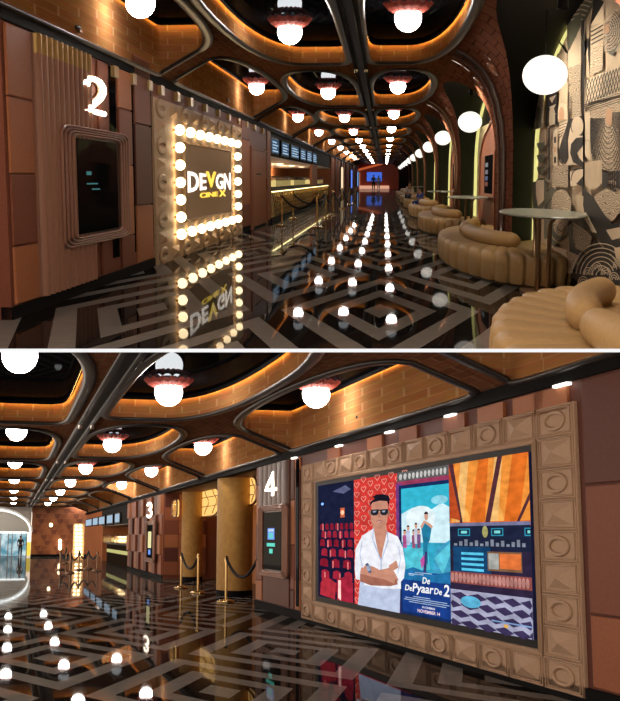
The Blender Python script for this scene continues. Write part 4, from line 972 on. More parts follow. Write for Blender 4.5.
# ---- people
def person(x, y, z, h, label, top, legs, pose='stand', face=0, hair=(.02,.015,.012)):
    """one skinned body; clothes and hair are children. stretched halls keep people at true size"""
    t = thing('person', (x, y, z), label, 'person')
    s = h/1.75
    if pose == 'stand':
        J = {'pel': (0,0,.95), 'sp': (0,0,1.15), 'ch': (0,0,1.36), 'nk': (0,0,1.50), 'hd': (0,0,1.58), 'tp': (0,0,1.70), 'sl': (-.17,0,1.42), 'el': (-.25,.02,1.15), 'wl': (-.24,-.06,.92), 'hl': (-.24,-.08,.84), 'sr': (.17,0,1.42), 'er': (.25,.02,1.15), 'wr': (.24,-.06,.92), 'hr': (.24,-.08,.84), 'pl': (-.09,0,.90), 'kl': (-.10,-.04,.50), 'al': (-.10,.02,.09), 'tl': (-.10,-.14,.03), 'pr': (.09,0,.90), 'kr': (.10,.05,.50), 'ar': (.10,.10,.09), 'tr': (.10,-.06,.03)}
    else:
        J = {'pel': (0,.05,.10), 'sp': (0,.04,.30), 'ch': (0,-.02,.52), 'nk': (0,-.05,.66), 'hd': (0,-.08,.74), 'tp': (0,-.09,.86), 'sl': (-.17,-.02,.58), 'el': (-.24,-.08,.32), 'wl': (-.14,-.30,.24), 'hl': (-.10,-.38,.24), 'sr': (.17,-.02,.58), 'er': (.24,-.08,.32), 'wr': (.14,-.30,.24), 'hr': (.10,-.38,.24), 'pl': (-.1,0,.10), 'kl': (-.12,-.42,.12), 'al': (-.12,-.44,-.30), 'tl': (-.12,-.56,-.36), 'pr': (.1,0,.10), 'kr': (.12,-.42,.12), 'ar': (.12,-.44,-.30), 'tr': (.12,-.56,-.36)}
    Rd = {'pel': .13, 'sp': .12, 'ch': .14, 'nk': .055, 'hd': .085, 'tp': .07, 'sl': .06, 'el': .045, 'wl': .03, 'hl': .035, 'sr': .06, 'er': .045, 'wr': .03, 'hr': .035, 'pl': .09, 'kl': .06, 'al': .04, 'tl': .035, 'pr': .09, 'kr': .06, 'ar': .04, 'tr': .035}
    E = [('pel','sp'),('sp','ch'),('ch','nk'),('nk','hd'),('hd','tp'),('ch','sl'),('sl','el'),('el','wl'),('wl','hl'),('ch','sr'),('sr','er'),('er','wr'),('wr','hr'),('pel','pl'),('pl','kl'),('kl','al'),('al','tl'),('pel','pr'),('pr','kr'),('kr','ar'),('ar','tr')]
    def skin(name, keys, grow, m):
        ks = [k for k in J if k in keys]; me = bpy.data.meshes.new(name)
        R_ = Matrix.Rotation(face, 3, 'Z')
        me.from_pydata([tuple(R_ @ Vector(J[k])*s) for k in ks], [(ks.index(a), ks.index(b2)) for a, b2 in E if a in ks and b2 in ks], [])
        ob = bpy.data.objects.new(name, me); col.objects.link(ob); ob.parent = t; ORI[ob.name] = ORI[t.name]; rm.objs.append(ob); me.materials.append(m)
        md = ob.modifiers.new('skin', 'SKIN'); md.use_smooth_shade = True
        for i, k in enumerate(ks):
            r = Rd[k]*grow*s; me.skin_vertices[0].data[i].radius = (r, r)
        me.skin_vertices[0].data[0].use_root = True
        sb = ob.modifiers.new('sub', 'SUBSURF'); sb.levels = 1; sb.render_levels = 2
        return ob
    skin('body', set(J), 1.0, mat('skin', (.32,.17,.11), .5))
    skin('shirt', {'pel','sp','ch','sl','el','sr','er'}, 1.14, top)
    skin('trousers', {'pel','pl','kl','al','pr','kr','ar'}, 1.16, legs)
    m = MB(); R_ = Matrix.Rotation(face, 3, 'Z'); hc = Vector((x, y, z)) + R_ @ Vector((J['tp'][0], J['tp'][1]+.03, J['tp'][2]-.02))*s
    m.ell(hc, (.095*s, .105*s, .10*s), 14, 10, z1=pi*.62); mk('hair', m, mat('hair_dark', hair, .5), t)
    return t
dark_cloth = mat('dark_cloth', (.02,.02,.025), .8); blue_cloth = mat('blue_cloth', (.03,.07,.30), .7); pale_cloth = mat('pale_cloth', (.5,.42,.36), .8); denim = mat('denim', (.05,.07,.12), .8)
fz = FL
p = rm.atz(373.5, 190.5, FL); person(p.x, p.y, FL, 1.75, 'person in dark clothes standing far off before the blue screen', dark_cloth, dark_cloth)
p = rm.atz(378.5, 189.5, FL); person(p.x, p.y, FL, 1.7, 'person in pale clothes standing beside the dark clothed one', pale_cloth, pale_cloth)
person(1.2, 53.0, FL+.40, 1.5, 'person with dark hair sitting on a distant bench', pale_cloth, denim, 'sit', .4)
person(1.35, 41.0, FL+.40, 1.15, 'person in blue bending low on the bench beyond the third pier', blue_cloth, blue_cloth, 'sit', -.9)
# ================================================================== LOWER HALL
use(BOT)
D, FLb, HSb, HMb = 4.38, -1.3, 1.72, 2.05
FL = FLb; ENDB = 72.0
floor_bot = floor_mat('lacquer_floor_lower', 1.75, 9.5, 2.6, 6.0, 0.0, (.21,.195,.18), (.014,.011,.010))
b = MB(); b.grid([[(x, y, FL) for x in (-2.5, 9.5)] for y in (5, ENDB+30)]); mk('floor', b, floor_bot, o=(0,0,FL), kind='structure')
def prof_bot(x):
    if x > 3.1: t = min(1, (x-3.1)/(D-3.1)); return HSb - .37*t*t
    return HSb
cb = MB(); ceiling2 = thing('ceiling', (2, 20, HSb), kind='structure')
specs = [(-1.3, .92, .6, 8.6, -.10, .88, 2.3, 9, .0, 3.4, 9, 11.9),
         (1.12, 3.08, 8.2, 8.6, 2.05, .86, 9, 2.3, 1.93, 6.3, 9, 14.5),
         (3.08, D, 9.4, 8.3, 3.72, .64, 2.2, 30, 3.88, 4.8, 9, 14.2)]
lampd = [8.75, 8.6, 9.2]
for ci, (x0, x1, yb, per, cx, hw, nl, nr, lx, ldy, cnt, l0) in enumerate(specs):
    for k in range(-1 if ci == 2 else 0, cnt):
        y0 = yb + k*per; y1 = y0 + per
        hole = superell(cx, (y0+y1)/2+.1, hw, per*.455, nl, nr, 40)
        lobe(cb, x0, x1, y0, y1, hole, prof_bot, HMb, ceiling2, coves=k < 6)
    for k in range(cnt):
        ordn = ['nearest', 'second', 'third', 'fourth', 'fifth', 'sixth', 'seventh', 'eighth', 'ninth'][k]
        y = l0 + lampd[ci]*k
        if y > ENDB-1: continue
        pendant(lx, y, 1.87, HMb, 'lower hall %s round globe lamp with coral shade %s' % (ordn, ['left of the black spine', 'just right of the black spine', 'along the right hand brick band'][ci]), 'globe lamps of the lower hall ceiling', .185)
mk('soffit', cb, soffit_brick, ceiling2)
sp = MB(); sp.box(.92, 1.12, 6, ENDB, HSb-.02, HSb+.2); sp.tube([(.93, 6, HSb-.05), (.93, ENDB, HSb-.05)], .035, 6); sp.tube([(1.11, 6, HSb-.05), (1.11, ENDB, HSb-.05)], .035, 6)
mk('spine_beam', sp, spine_black, ceiling2)
for k in range(7):
    for x in (.93, 1.11):
        q = MB(); q.lathe([(0, HSb-.13), (.03, HSb-.125), (.03, HSb-.05)], (x, 17.0+8.6*k, 0), 10); mk('bolt', q, chrome, ceiling2)
# ---- right wall
HC = 1.24
yN, yF = 6.0, rm.atx(256, 560, D).y
wr2 = thing('wall_right', (D, 12, FL), kind='structure')
q = MB(); q.box(D, D+.15, yN, yF, FL, HC); mk('wall_body', q, leather[3], wr2)
q = MB(); q.box(D-.04, D+.15, yN, ENDB, HC, HC+.13); mk('cornice', q, black_matt, wr2)
q = MB(); q.box(D-.03, D+.1, yN, yF, FL, FL+.13); mk('baseboard', q, black_matt, wr2)
q = MB(); q.grid([[(D+.01, 5, HC+.1), (D+.01, ENDB, HC+.1)], [(D+.01, 5, HMb), (D+.01, ENDB, HMb)]], 0, False, [[(5, 0), (ENDB, 0)], [(5, HMb-HC), (ENDB, HMb-HC)]]); mk('brick_band', q, oak_brick, wr2)
W_ = lambda px, py: rm.atx(px, py, D)
def pan2(cols, wall):
    for (p0, p1, splits, shades) in cols:
        y0, y1 = W_(p0, 560).y, W_(p1, 560).y; pm = (p0+p1)/2; zs = [HC-.01]+[W_(pm, s).z for s in splits]+[FL+.14]
        for i, sh in enumerate(shades):
            q = MB(); q.bevbox(D-.03, D, min(y0, y1)+.03, max(y0, y1)-.03, zs[i+1]+.008, zs[i]-.008, .008); mk('wall_panel', q, leather[sh], wall)
pan2([(589, 640, [483, 617], (3, 1, 0)), (257, 263.5, [485, 525, 560, 580], (1, 2, 3, 1, 2)), (291.5, 296, [500, 545, 590], (3, 2, 1, 3)), (296, 302, [470, 520, 580], (2, 3, 1, 2)), (264, 291, [575], (3, 3))], wr2)
q = MB(); q.box(D-.045, D-.03, W_(301, 560).y, W_(298.5, 560).y, FL+.2, HC-.05); mk('mirror_strip', q, ceil_mirror, wr2)
for px in (340, 383, 418, 466, 505, 545, 569):
    q = MB(); y = W_(px, 440).y; q.box(D-.03, D, y-.04, y+.55, HC-.22, HC-.02); mk('wall_panel', q, leather[2 if px % 2 else 0], wr2)
for px in (297, 342, 393, 455, 569):
    q = MB(); y = W_(px, 440).y; q.box(D-.07, D-.02, y-.12, y+.12, HC-.03, HC-.008); mk('trim_light', q, em('clip_light', (1,.95,.85), 3), wr2)
for i in range(6):
    y = W_(264+i*4.6, 500).y; q = MB(); q.grid([[(D-.03-.045*sin(pi*j/6), y+.22*cos(pi*j/6), zz) for j in range(7)] for zz in (.15, HC-.02)], 0, True); mk('flute', q, flute_dark, wr2)
number('4', D, -1, W_(269.5, 485).y, W_(280, 485).y, W_(275, 496).z, W_(275, 473).z, 'glowing white number 4 beside the big screen')
tealg = em('kiosk_teal', (.15,.75,.6), 1.0); kb = em('kiosk_blue', (.2,.35,.9), 1.0); kw = em('kiosk_white', (.8,.9,.8), 1.0)
k4 = kiosk(D, -1, W_(292.5, 540).y, W_(263.5, 540).y, W_(278, 577).z, W_(278, 505).z, 'rounded brown framed lit screen below the number 4', [(.35,.75,.52,.72,kb), (.42,.68,.54,.64,tealg), (.40,.70,.66,.70,kw), (.32,.80,.40,.46,tealg), (.45,.65,.28,.36,tealg)])
# ---- big video wall
def q4(px, py, d=0): return rm.atx(px, py, D-.02-d)
vy0, vy1 = W_(588.5, 640).y if False else W_(583, 550).y, W_(303.5, 550).y
vz0, vz1 = W_(583, 697).z, W_(577, 401).z
vz0 = max(vz0, FL+.03)
vw = thing('video_wall', (D, (vy0+vy1)/2, vz0), 'huge lit screen in a cream frame of ring and pyramid tiles', 'screen')
nc, nr = 13, 9; cw, chh = (vy1-vy0)/nc, (vz1-vz0)/nr; X = D-.03
q = MB(); q.box(X, D, vy0, vy1, vz0, vz1); mk('frame_body', q, tile_grey, vw)
for i in range(nc):
    for j in range(nr):
        if 0 < i < nc-1 and 0 < j < nr-1: continue
        cy, cz = vy0+cw*(i+.5), vz0+chh*(j+.5)
        q = MB()
        for s_, rr in ((.46, .010), (.40, .008)):
            q.tube([(X-.004, cy-cw*s_, cz-chh*s_), (X-.004, cy+cw*s_, cz-chh*s_), (X-.004, cy+cw*s_, cz+chh*s_), (X-.004, cy-cw*s_, cz+chh*s_)], rr, 4, True, up=(1,0,0))
        tbd = mk('moulded_tile', q, tile_grey, vw)
        q = MB()
        if (i+j) % 2 == 0:
            q.tube([(X-.008, cy+cw*.25*cos(a*pi/12), cz+chh*.27*sin(a*pi/12)) for a in range(24)], .018, 6, True, up=(1,0,0), rw=.016); mk('ring_moulding', q, tile_grey, tbd)
        else:
            a, c = cw*.33, chh*.33
            q.add([(X, cy-a, cz-c), (X, cy+a, cz-c), (X, cy+a, cz+c), (X, cy-a, cz+c), (X-.05, cy, cz)], [(1,0,4),(2,1,4),(3,2,4),(0,3,4)]); mk('pyramid_moulding', q, tile_grey, tbd)
for k in range(5):
    e = .62+.1*k; q = MB(); yy0, yy1, zz0, zz1 = vy0+cw*(1.01+.022*k), vy1-cw*(1.01+.022*k), vz0+chh*(1.01+.022*k), vz1-chh*(1.01+.022*k)
    q.tube([(X-.01, yy0, zz0), (X-.01, yy1, zz0), (X-.01, yy1, zz1), (X-.01, yy0, zz1)], .012, 4, True, up=(1,0,0)); mk('frame_bead', q, tile_grey, vw)
sy0, sy1, sz0, sz1 = vy0+cw*1.03, vy1-cw*1.26, vz0+chh*1.17, vz1-chh*1.15
q = MB(); q.box(X-.012, X, sy0, sy1, sz0, sz1); bz = mk('screen_bezel', q, black_trim, vw)
bb = .014*(sz1-sz0)/.3
iy0, iy1, iz0, iz1 = sy0+.07, sy1-.17, sz0+.075, sz1-.06
# picture on the screen, drawn in its own u,v (u from left 0 to right 1, v from bottom 0 to top 1)
pm = []; pic = MB(); dp = [0]
def pmat(name, c, s=1.0):
    new = 'glow_pic_'+name not in MATS
    m = em('pic_'+name, c, s)
    if new and name not in ('title', 'cinemas', 'november', 'glasses', 'face'):
        tc = N(m, 'ShaderNodeTexCoord'); mp = N(m, 'ShaderNodeMapping'); mp.inputs['Scale'].default_value = (1, .3, 1); nz = N(m, 'ShaderNodeTexNoise'); nz.inputs['Scale'].default_value = 14; nz.inputs['Detail'].default_value = 5
        rp = N(m, 'ShaderNodeMapRange'); rp.inputs[1].default_value = .3; rp.inputs[2].default_value = .7
        q_ = .18 if name in ('shirt', 'skin', 'skin2', 'jeans', 'cloud', 'cloud2', 'sky') else .32
        rp.inputs[3].default_value = s/1.87*(1-q_); rp.inputs[4].default_value = s/1.87*(1+q_*.5)
        L(m, tc.outputs['Object'], mp.inputs[0]); L(m, mp.outputs[0], nz.inputs[0]); L(m, nz.outputs[0], rp.inputs[0]); L(m, rp.outputs[0], bsdf(m).inputs['Emission Strength'])
    if m not in pm: pm.append(m)
    return pm.index(m)
HEAD = [False]
def U(u, v, d=0):
    if HEAD[0]:
        u = .29+(u-.29)*1.38
        if v > .80: v = .80+(v-.80)*.62
    u = u if u < .172 else .172+(u-.172)*1.14 if u < .4 else .4319+(u-.4)*.98 if u < .6 else .628+(u-.6)*.93
    u = (1/309-1/(309+207*u))/(1/309-1/516)
    return (X-.0135-d, iy1+(iy0-iy1)*u, iz0+(iz1-iz0)*v)
def S(pts, name, c, s=1.0):
    dp[0] += .00012; pic.poly([U(u, v, dp[0]) for u, v in pts], pmat(name, c, s))
def R(u0, u1, v0, v1, name, c, s=1.0): S([(u0, v0), (u1, v0), (u1, v1), (u0, v1)], name, c, s)
def OV(cu, cv, ru, rv, name, c, s=1.0, a0=0, a1=360, n=18): S([(cu+ru*cos(radians(a0+(a1-a0)*i/n)), cv+rv*sin(radians(a0+(a1-a0)*i/n))) for i in range(n if a1-a0 == 360 else n+1)], name, c, s)
def LN(pts, w_, name, c, s=1.0):
    dp[0] += .00012; n = len(pts); A = []; B = []
    for i in range(n):
        a = pts[max(0, i-1)]; b2 = pts[min(n-1, i+1)]; dx, dy = (b2[0]-a[0])*1.7, b2[1]-a[1]; l = sqrt(dx*dx+dy*dy) or 1
        A.append(U(pts[i][0]-dy/l*w_/2/1.7, pts[i][1]+dx/l*w_/2, dp[0])); B.append(U(pts[i][0]+dy/l*w_/2/1.7, pts[i][1]-dx/l*w_/2, dp[0]))
    pic.grid([A, B], pmat(name, c, s), False)
exec(PIC)
mk('screen_picture', pic, pm, bz)
q = MB(); q.box(D-.05, D-.03, vy0, vy1, FL, FL+.02); 
# ---- entry recess with golden columns
XB = 6.4
q = MB(); q.box(XB, XB+.1, yF-1, 60, FL, HC+.1); mk('wall_entry_back', q, mat('entry_red', (.40,.17,.07), .6), kind='structure')
q = MB(); q.box(D+.15, XB, yF-.15, yF, FL, HC+.1); mk('wall_entry_side', q, leather[0], kind='structure')
q = MB(); q.box(D, XB, yF, 60, HC, HC+.1); mk('ceiling_entry', q, leather[3], kind='structure')
gold = noisy('gold_plaster', (.44,.25,.07), (.37,.20,.055), 8, .5)
def column(px0, px1, pyb, label):
    l = rm.atz(px0, pyb, FL); r = rm.atz(px1, pyb, FL); cx, cy = (l.x+r.x)/2, (l.y+r.y)/2; rad = abs(r.x-l.x)/2
    t = thing('gold_column', (cx+rad*.4, cy+rad, FL), label, 'column', 'round golden entrance columns')
    q = MB(); q.lathe([(rad, .12), (rad, HC-FL)], (cx, cy+rad, FL), 40, 1, 1.6); mk('shaft', q, gold, t)
    q = MB(); q.lathe([(rad*1.01, 0), (rad*1.01, .12)], (cx, cy+rad, FL), 40, 1, 1.6); mk('base_band', q, black_matt, t)
    return t
column(219, 256, 596, 'wide golden column beside the number 4 wall')
column(182, 204, 581, 'farther golden column beside the patchwork corner')
def lattice(px0, px1, py0, py1, X_, label):
    a = rm.atx(px0, py0, X_); b2 = rm.atx(px1, py1, X_); y1, y0 = a.y, b2.y; zt, zb = max(a.z, b2.z)+.02, min(a.z, b2.z)
    zt = rm.atx((px0+px1)/2, py0, X_).z; zb = rm.atx((px0+px1)/2, py1, X_).z
    t = thing('lattice_light', (X_, (y0+y1)/2, zb), label, 'light', 'amber lattice light boxes')
    q = MB(); pts = rrect(y0, y1, zb, zt, (y1-y0)*.25, (zt-zb)*.25, X_); q.prism(pts, (.06, 0, 0)); mk('light_box', q, em('lattice_amber', (1,.55,.16), 1.25), t); lbx = [o_ for o_ in rm.objs if o_.parent == t][-1]
    for i in range(4):
        q = MB(); u = (i+.5)/4; q.tube([(X_-.01, y0+(y1-y0)*(u+.06*cos(j*pi/5)), zb+(zt-zb)*(.1+.8*j/10)) for j in range(11)], .014, 4); mk('fretwork', q, brass, lbx)
    for v in (.36, .68):
        q = MB(); q.tube([(X_-.012, y0, zb+(zt-zb)*v), (X_-.012, y1, zb+(zt-zb)*v)], .014, 4); mk('fretwork', q, brass, lbx)
    q = MB(); q.tube([(p[0]-.01, p[1], p[2]) for p in pts], .03, 6, True, up=(1,0,0), rw=.03); mk('box_frame', q, bronze, t)
lattice(190, 219, 489, 517, 5.3, 'amber lattice light box between the two golden columns')
lattice(233, 257, 478, 506, 5.0, 'amber lattice light box right of the wide golden column')
lattice(173, 177, 500, 517, 4.6, 'narrow amber lattice slit by the patchwork corner')
# porthole door
d2 = thing('door_2', (XB-.05, 30, FL), kind='structure')
a = rm.atx(204, 560, XB-.05); b2 = rm.atx(220, 560, XB-.05)
q = MB(); q.box(XB-.08, XB, min(a.y, b2.y)-.5, max(a.y, b2.y), FL, .6); mk('door_leaf', q, mat('door_coral', (.50,.20,.09), .5), d2)
pc = rm.atx(215, 549, XB-.1)
q = MB(); q.tube([(XB-.1, pc.y+.62*cos(i*pi/12), pc.z+.30*sin(i*pi/12)) for i in range(24)], .03, 8, True, up=(1,0,0)); mk('porthole_ring', q, bronze, d2)
q = MB(); q.poly([(XB-.1, pc.y+.6*cos(i*pi/12), pc.z+.29*sin(i*pi/12)) for i in range(24)]); mk('porthole_glass', q, screen_black, d2)
# patchwork corner and the number 3 wall
a = rm.atx(163, 560, D).y; bq = rm.atx(128, 560, D).y
w3 = thing('wall_number_three', (D, (a+bq)/2, FL), kind='structure')
q = MB(); q.box(D, XB, a, bq, FL, HC); mk('wall_body', q, leather[1], w3)
for i in range(3):
    for j in range(6):
        q = MB(); x0 = D+.02+i*.42; z0 = FL+.12+j*.40; q.box(x0+.01, x0+.41, a-.05, a, z0+.01, min(z0+.39, HC)); mk('wall_panel', q, leather[(i*2+j*3+i*j) % 4], w3)
n3 = 9
for i in range(n3):
    for j in range(4):
        y0 = a+(bq-a)*i/n3; z0 = FL+.12+j*.6; q = MB(); q.box(D-.05-.05*((i+j) % 2), D, y0+.1, a+(bq-a)*(i+1)/n3-.25, z0+.01, z0+.58); mk('wall_panel', q, leather[(i+j*2) % 4], w3)
q = MB(); q.box(D-.03, D, a, bq, FL, FL+.12); mk('baseboard', q, black_matt, w3)
number('3', D-.08, -1, rm.atx(151.5, 510, D).y, rm.atx(156, 510, D).y, rm.atx(154, 517, D).z, rm.atx(154, 503, D).z, 'glowing white number 3 on the ribbed brown wall')
kiosk(D-.08, -1, rm.atx(160, 540, D).y, rm.atx(150.5, 540, D).y, rm.atx(155, 562, D).z, rm.atx(155, 521, D).z, 'small rounded lit screen below the number 3', [(.2,.8,.3,.8,em('kiosk_yellow', (.9,.8,.4), 1.0)), (.3,.7,.1,.25,kb)])
# ---- stanchions
S2 = [((181, 588), 'left of the three before the golden columns', .84), ((198, 593), 'middle of the three before the golden columns', .9), ((226, 602), 'right of the three, before the wide golden column', .9)]
SP2 = []
for (px, py), nm, h in S2:
    p = rm.atz(px, py, FL); SP2.append(p); stanchion(p.x, p.y, 'brass stanchion, '+nm, 'stanchions by the golden columns', h=h)
e4 = Vector((D+.0, yF-.1, 0))
rope(SP2[0], SP2[1], 'black rope between the left and middle stanchions', group='ropes by the golden columns')
rope(SP2[2], e4, 'black rope from the right stanchion to the number 4 wall', group='ropes by the golden columns')
SQ = []
for i, (px, py) in enumerate(((60, 570), (70, 573), (79, 570), (88, 569), (97, 571), (66, 563))):
    p = rm.atz(px, py, FL); SQ.append(p); stanchion(p.x, p.y, 'small distant stanchion before the snack counter, %s' % ['far left one', 'front left one', 'centre one', 'rear one', 'right hand one', 'back left one'][i], 'distant queue stanchions', m=bronze, h=.72)
for i, (a_, b_) in enumerate(((0, 1), (1, 2), (2, 3), (3, 4), (5, 0))): rope(SQ[a_], SQ[b_], 'distant black queue rope, %s' % ['left span', 'front span', 'centre span', 'right span', 'rearmost span'][i], .25, h=.66, group='distant queue ropes')
# ---- concession beyond the number 3 wall
y0c = bq; y1c = 58
q = MB(); q.box(8.6, 8.7, y0c, y1c, FL, HC); mk('wall_concession_back', q, MATS['orange_wall'], kind='structure')
q = MB(); q.box(D+.1, 8.6, y0c, y0c+.2, FL, HC); mk('wall_concession_side', q, leather[2], kind='structure')
q = MB(); q.box(D+.1, 8.6, y1c, y1c+.2, FL, HC); mk('wall_concession_end', q, MATS['orange_wall'], kind='structure')
q = MB(); q.box(7.0, 7.9, y1c-.1, y1c, FL, .05); mk('door_3', q, em('orange_doorway', (1,.30,.08), .8), kind='structure')
mat('soffit_dim', (.25,.18,.12), .6)
b2_ = thing('bulkhead', (D, 45, .4), kind='structure')
q = MB(); q.box(D+.05, 8.6, y0c, y1c, .45, HC); mk('face', q, black_matt, b2_)
q = MB(); q.box(D+.06, 8.6, y0c, y1c, .42, .45); mk('bulkhead_soffit', q, MATS['soffit_dim'], b2_)
for i, (p0, p1) in enumerate(((86, 92), (93, 98), (99, 105), (107, 113), (115, 120))):
    ya, yb_ = sorted((rm.atx(p0, 525, D).y, rm.atx(p1, 525, D).y)); t = thing('menu_screen', (D, ya, .5), 'distant menu screen over the lower hall counter, %s from the left' % ['first', 'second', 'third', 'fourth', 'fifth'][i], 'screen', 'menu screens in the lower hall')
    q = MB(); q.box(D-.02, D+.05, ya, yb_, .5, .95); mk('casing', q, black_trim, t)
    q = MB(); q.box(D-.03, D-.018, ya+.2, yb_-.2, .55, .90); mk('display', q, blue2, t)
ct = thing('snack_counter', (D, 45, FL), 'dark snack counter with yellow lit food cases in the lower hall', 'counter')
q = MB(); q.box(D+.1, D+1.0, y0c+1, y1c-3, FL, -.42); mk('counter_body', q, mat('counter_dark', (.03,.022,.016), .6, spec=0), ct)
q = MB(); q.box(D+.05, D+1.05, y0c+1, y1c-3, -.42, -.38); mk('countertop', q, black_trim, ct)
q = MB(); q.box(D+.08, D+.1, y0c+1.2, y1c-3.2, -.8, -.65); mk('light_strip', q, em('counter_green', (.7,.65,.25), .8), ct)
for i, (ya, yb_) in enumerate(((y0c+2, y0c+8), (y0c+9.5, y0c+15))):
    t = thing('glass_display_case', (D+.5, ya, -.38), 'yellow lit food case on the lower hall counter, %s' % ['nearer', 'farther'][i], 'display case')
    q = MB(); q.box(D+.15, D+.9, ya, yb_, -.38, -.34); q.box(D+.15, D+.9, ya, yb_, -.06, -.03); mk('case_frame', q, black_trim, t)
    q = MB(); q.box(D+.2, D+.8, ya+.3, yb_-.3, -.33, -.14); mk('lit_food', q, em('food_glow', (.9,.68,.25), .9), t)
    q = MB(); q.box(D+.16, D+.89, ya+.05, yb_-.05, -.34, -.06); mk('case_glass', q, MATS['case_glass'], t)
# bulb column: the marquee seen edge on
t = thing('bulb_column', (3.9, 60, FL), 'tall stack of white bulbs glowing beside the distant counter', 'light')
for i in range(9):
    for j in range(2):
        p = rm.aty(76.5+j*4, 526+i*3.7, 60); q = MB(); q.ell(p, (.085, .11, .06), 10, 8); mk('light_bulb', q, bulb_mat, t)
p0 = rm.aty(73, 540, 60.3); p1 = rm.aty(84, 540, 60.3)
q = MB(); q.box(p0.x, p1.x, 60.2, 60.4, FL, .6); mk('backing_post', q, tile_mat, t)
for (px, py) in ((60, 545), (60, 541), (60, 548), (51, 525)):
    p = rm.aty(px, py, 69.5); q = MB(); q.ell(p, (.1, .1, .12), 10, 8); mk('wall_bulb', q, bulb_mat, label='small bright wall lamp on the distant scalloped wall, at %s' % {545: 'the middle of the stack', 541: 'the top of the stack', 548: 'the foot of the stack', 525: 'upper left'}[py], cat='light')
# end wall with scalloped cladding and the bright doorway
xs0 = rm.aty(31, 545, 70).x; xs1 = rm.aty(86, 545, 70).x
q = MB(); q.box(xs0, 9, 70, 70.3, FL, HSb); mk('wall_back', q, leather[2], kind='structure')
sc = MB()
for r_ in range(9):
    for c_ in range(9):
        cx, cz = xs0+.18+c_*.38+(r_ % 2)*.19, 1.6-r_*.32
        if cx < xs1-.1: sc.poly([(cx+.18*cos(pi+i*pi/8), 69.97-.004*r_*0-.02*((r_+c_) % 2), cz+.3*sin(pi+i*pi/8)) for i in range(9)], (r_*2+c_) % 3)
mk('scalloped_cladding', sc, [leather[0], leather[2], leather[1]], label='brown scalloped cladding on the end wall of the lower hall', cat='cladding')
q = MB(); q.box(xs0-.02, xs1, 69.6, 70, FL, FL+.14); mk('baseboard_back', q, black_matt, kind='structure')
p = rm.aty(28.5, 554, 69.4); q = MB(); q.box(p.x-.11, p.x+.11, 69.3, 69.6, -1.22, -.42); mk('yellow_light_panel', q, em('yellow_panel', (1,.75,.1), 1.0), label='narrow yellow lit panel beside the bright glass doorway', cat='light')
xd = rm.aty(27, 545, 70).x
dw = thing('window_1', (0, 74, FL), kind='structure')
sk = em('daylight', (.55,.85,.95), .85); m_ = sk
nzz = N(m_, 'ShaderNodeTexNoise'); nzz.inputs['Scale'].default_value = 1.6; nzz.inputs['Detail'].default_value = 5; tcc = N(m_, 'ShaderNodeTexCoord'); crr = N(m_, 'ShaderNodeValToRGB')
crr.color_ramp.elements[0].position = .40; crr.color_ramp.elements[0].color = (.12,.35,.45,1); crr.color_ramp.elements[1].position = .6; crr.color_ramp.elements[1].color = (.75,.95,1,1)
L(m_, tcc.outputs['Object'], nzz.inputs[0]); L(m_, nzz.outputs[0], crr.inputs[0]); L(m_, crr.outputs[0], bsdf(m_).inputs['Emission Color'])
q = MB(); q.box(-3, xd, 74, 74.1, FL, .15); mk('view_outside', q, sk, dw)
for px in (0.5, 8, 12, 21, 26.5):
    p = rm.aty(px, 545, 73); q = MB(); q.box(p.x-.03, p.x+.03, 73, 73.08, FL, .15); mk('mullion', q, steel, dw)
q = MB(); q.box(-3, xd, 73, 73.1, .12, .2); mk('transom', q, white_paint, dw)
# pale vaulted lobby beyond
q = MB(); rows = []
for yy in (64, 80):
    rows.append([(xd+.2-2.2+2.2*cos(pi*i/16), yy, .2+1.35*sin(pi*i/16)) for i in range(17)])
q.grid(rows, 0, True); q.poly([(xd+.2-2.2+2.2*cos(pi*i/16), 79.9, .2+1.35*sin(pi*i/16)) for i in range(17)]); q.grid([[(xd+.2-2.2+2.2*cos(pi*i/16), 69.9, .2+1.35*sin(pi*i/16)) for i in range(17)], [(xd+.2-2.2+2.2*cos(pi*i/16), 69.9, 2.3) for i in range(17)]], 0, False); mk('ceiling_lobby', q, white_paint, kind='structure')
la = bpy.data.lights.new('lobby_daylight', 'AREA'); la.size = 2.5; la.energy = 80; la.color = (.85,.95,1); lo = bpy.data.objects.new('lobby_daylight', la); col.objects.link(lo)
lo.matrix_world = _mw(Vector((-.3, 72.5, .1))) @ Matrix.Rotation(pi, 4, 'X')
p = rm.atz(20.5, 560, FL); person(p.x*1.08, 71, FL, 1.25, 'person in dark clothes standing in front of the distant glass doorway', dark_cloth, dark_cloth, 'stand', pi)

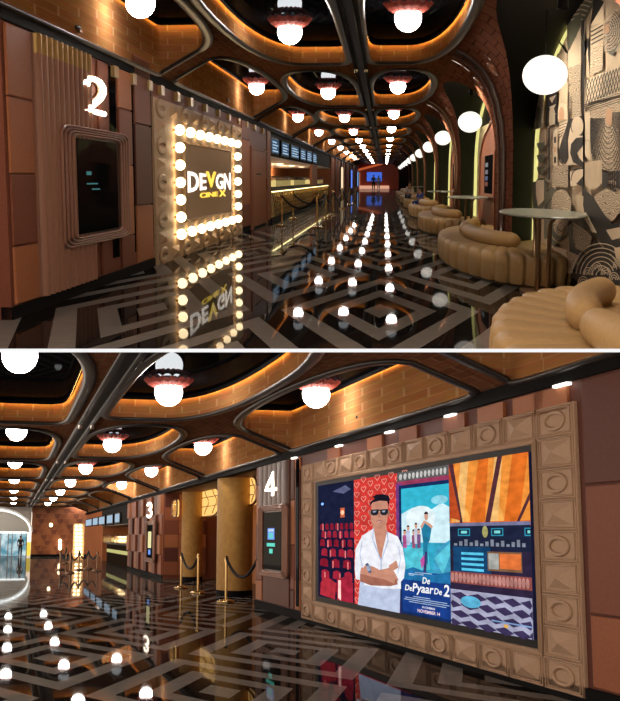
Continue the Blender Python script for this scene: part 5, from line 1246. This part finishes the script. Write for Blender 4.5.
for px, py, nm in ((358, 417, 'nearest the big screen'), (237, 461, 'on the second bay')):
    p = rm.atx(px, py, D); t = thing('round_sensor', p, 'small dark round sensor on the lower hall brick band, '+nm, 'sensor'); q = MB(); q.ell(p, (.03, .07, .03), 12, 8); mk('dome', q, black_trim, t)
    q = MB(); q.tube([(D-.01, p.y+.09*cos(i*pi/8), p.z+.036*sin(i*pi/8)) for i in range(16)], .01, 5, True); mk('ring', q, bronze, t)
use(TOP)
for px, py, nm in ((77, 28, 'above the number 2'), (227, 100, 'farther along above the bulb sign')):
    p = rm.atx(px, py, XL); t = thing('round_sensor', p, 'small dark sensor on the upper hall brick band, '+nm, 'sensor'); q = MB(); q.ell(p, (.04, .12, .03), 12, 8); mk('dome', q, black_trim, t)
    q = MB(); q.box(p.x, p.x+.05, p.y-.06, p.y+.06, p.z-.05, p.z-.02); mk('bracket', q, bronze, t)
# ================================================================== white slab edge between the halls
q = MB(); q.add([(-12, 4.6, -.0075), (12, 4.6, -.0075), (12, 175, -.0075), (-12, 175, -.0075), (-12, 4.6, .0075), (12, 4.6, .0075), (12, 175, .0075), (-12, 175, .0075)], [(0,3,2,1),(4,5,6,7),(2,3,7,6),(1,2,6,5),(3,0,4,7)])
q.add([(-12, 4.6, -.0075), (12, 4.6, -.0075), (12, 4.6, .0075), (-12, 4.6, .0075)], [(0,1,2,3)], 1)
class _I: R = Matrix.Identity(3); objs = []; side = 0
rm = _I
mk('trim_1', q, [white_paint, em('slab_edge', (1,1,1), .95)], o=(0,4.6,0), kind='structure')  # front face glows by itself to look white; no lamp lights it

# ================================================================== trim everything at the slab
import bmesh
bpy.context.view_layer.update()
for room in (TOP, BOT):
    s = room.side; lim = .0045
    for ob in list(room.objs):
        if ob.type != 'MESH' or ob.modifiers: continue
        M = ob.matrix_world; zs = [(M @ Vector(c)).z*s for c in ob.bound_box]
        if max(zs) < lim:
            room.objs.remove(ob); bpy.data.objects.remove(ob); continue
        if min(zs) < lim:
            if ob.data.users > 1: ob.data = ob.data.copy()
            bm = bmesh.new(); bm.from_mesh(ob.data)
            n = M.to_3x3().transposed() @ Vector((0, 0, s)); p0 = M.inverted() @ Vector((0, 0, lim*s))
            bmesh.ops.bisect_plane(bm, geom=bm.verts[:]+bm.edges[:]+bm.faces[:], plane_co=p0, plane_no=n, clear_inner=True)
            nf = len(bm.faces); bm.to_mesh(ob.data); bm.free()
            if nf == 0: room.objs.remove(ob); bpy.data.objects.remove(ob)
for room in (TOP, BOT):
    for _ in range(2):
        for ob in list(room.objs):
            if ob.type == 'EMPTY' and not any(c.parent == ob for c in room.objs): room.objs.remove(ob); bpy.data.objects.remove(ob)
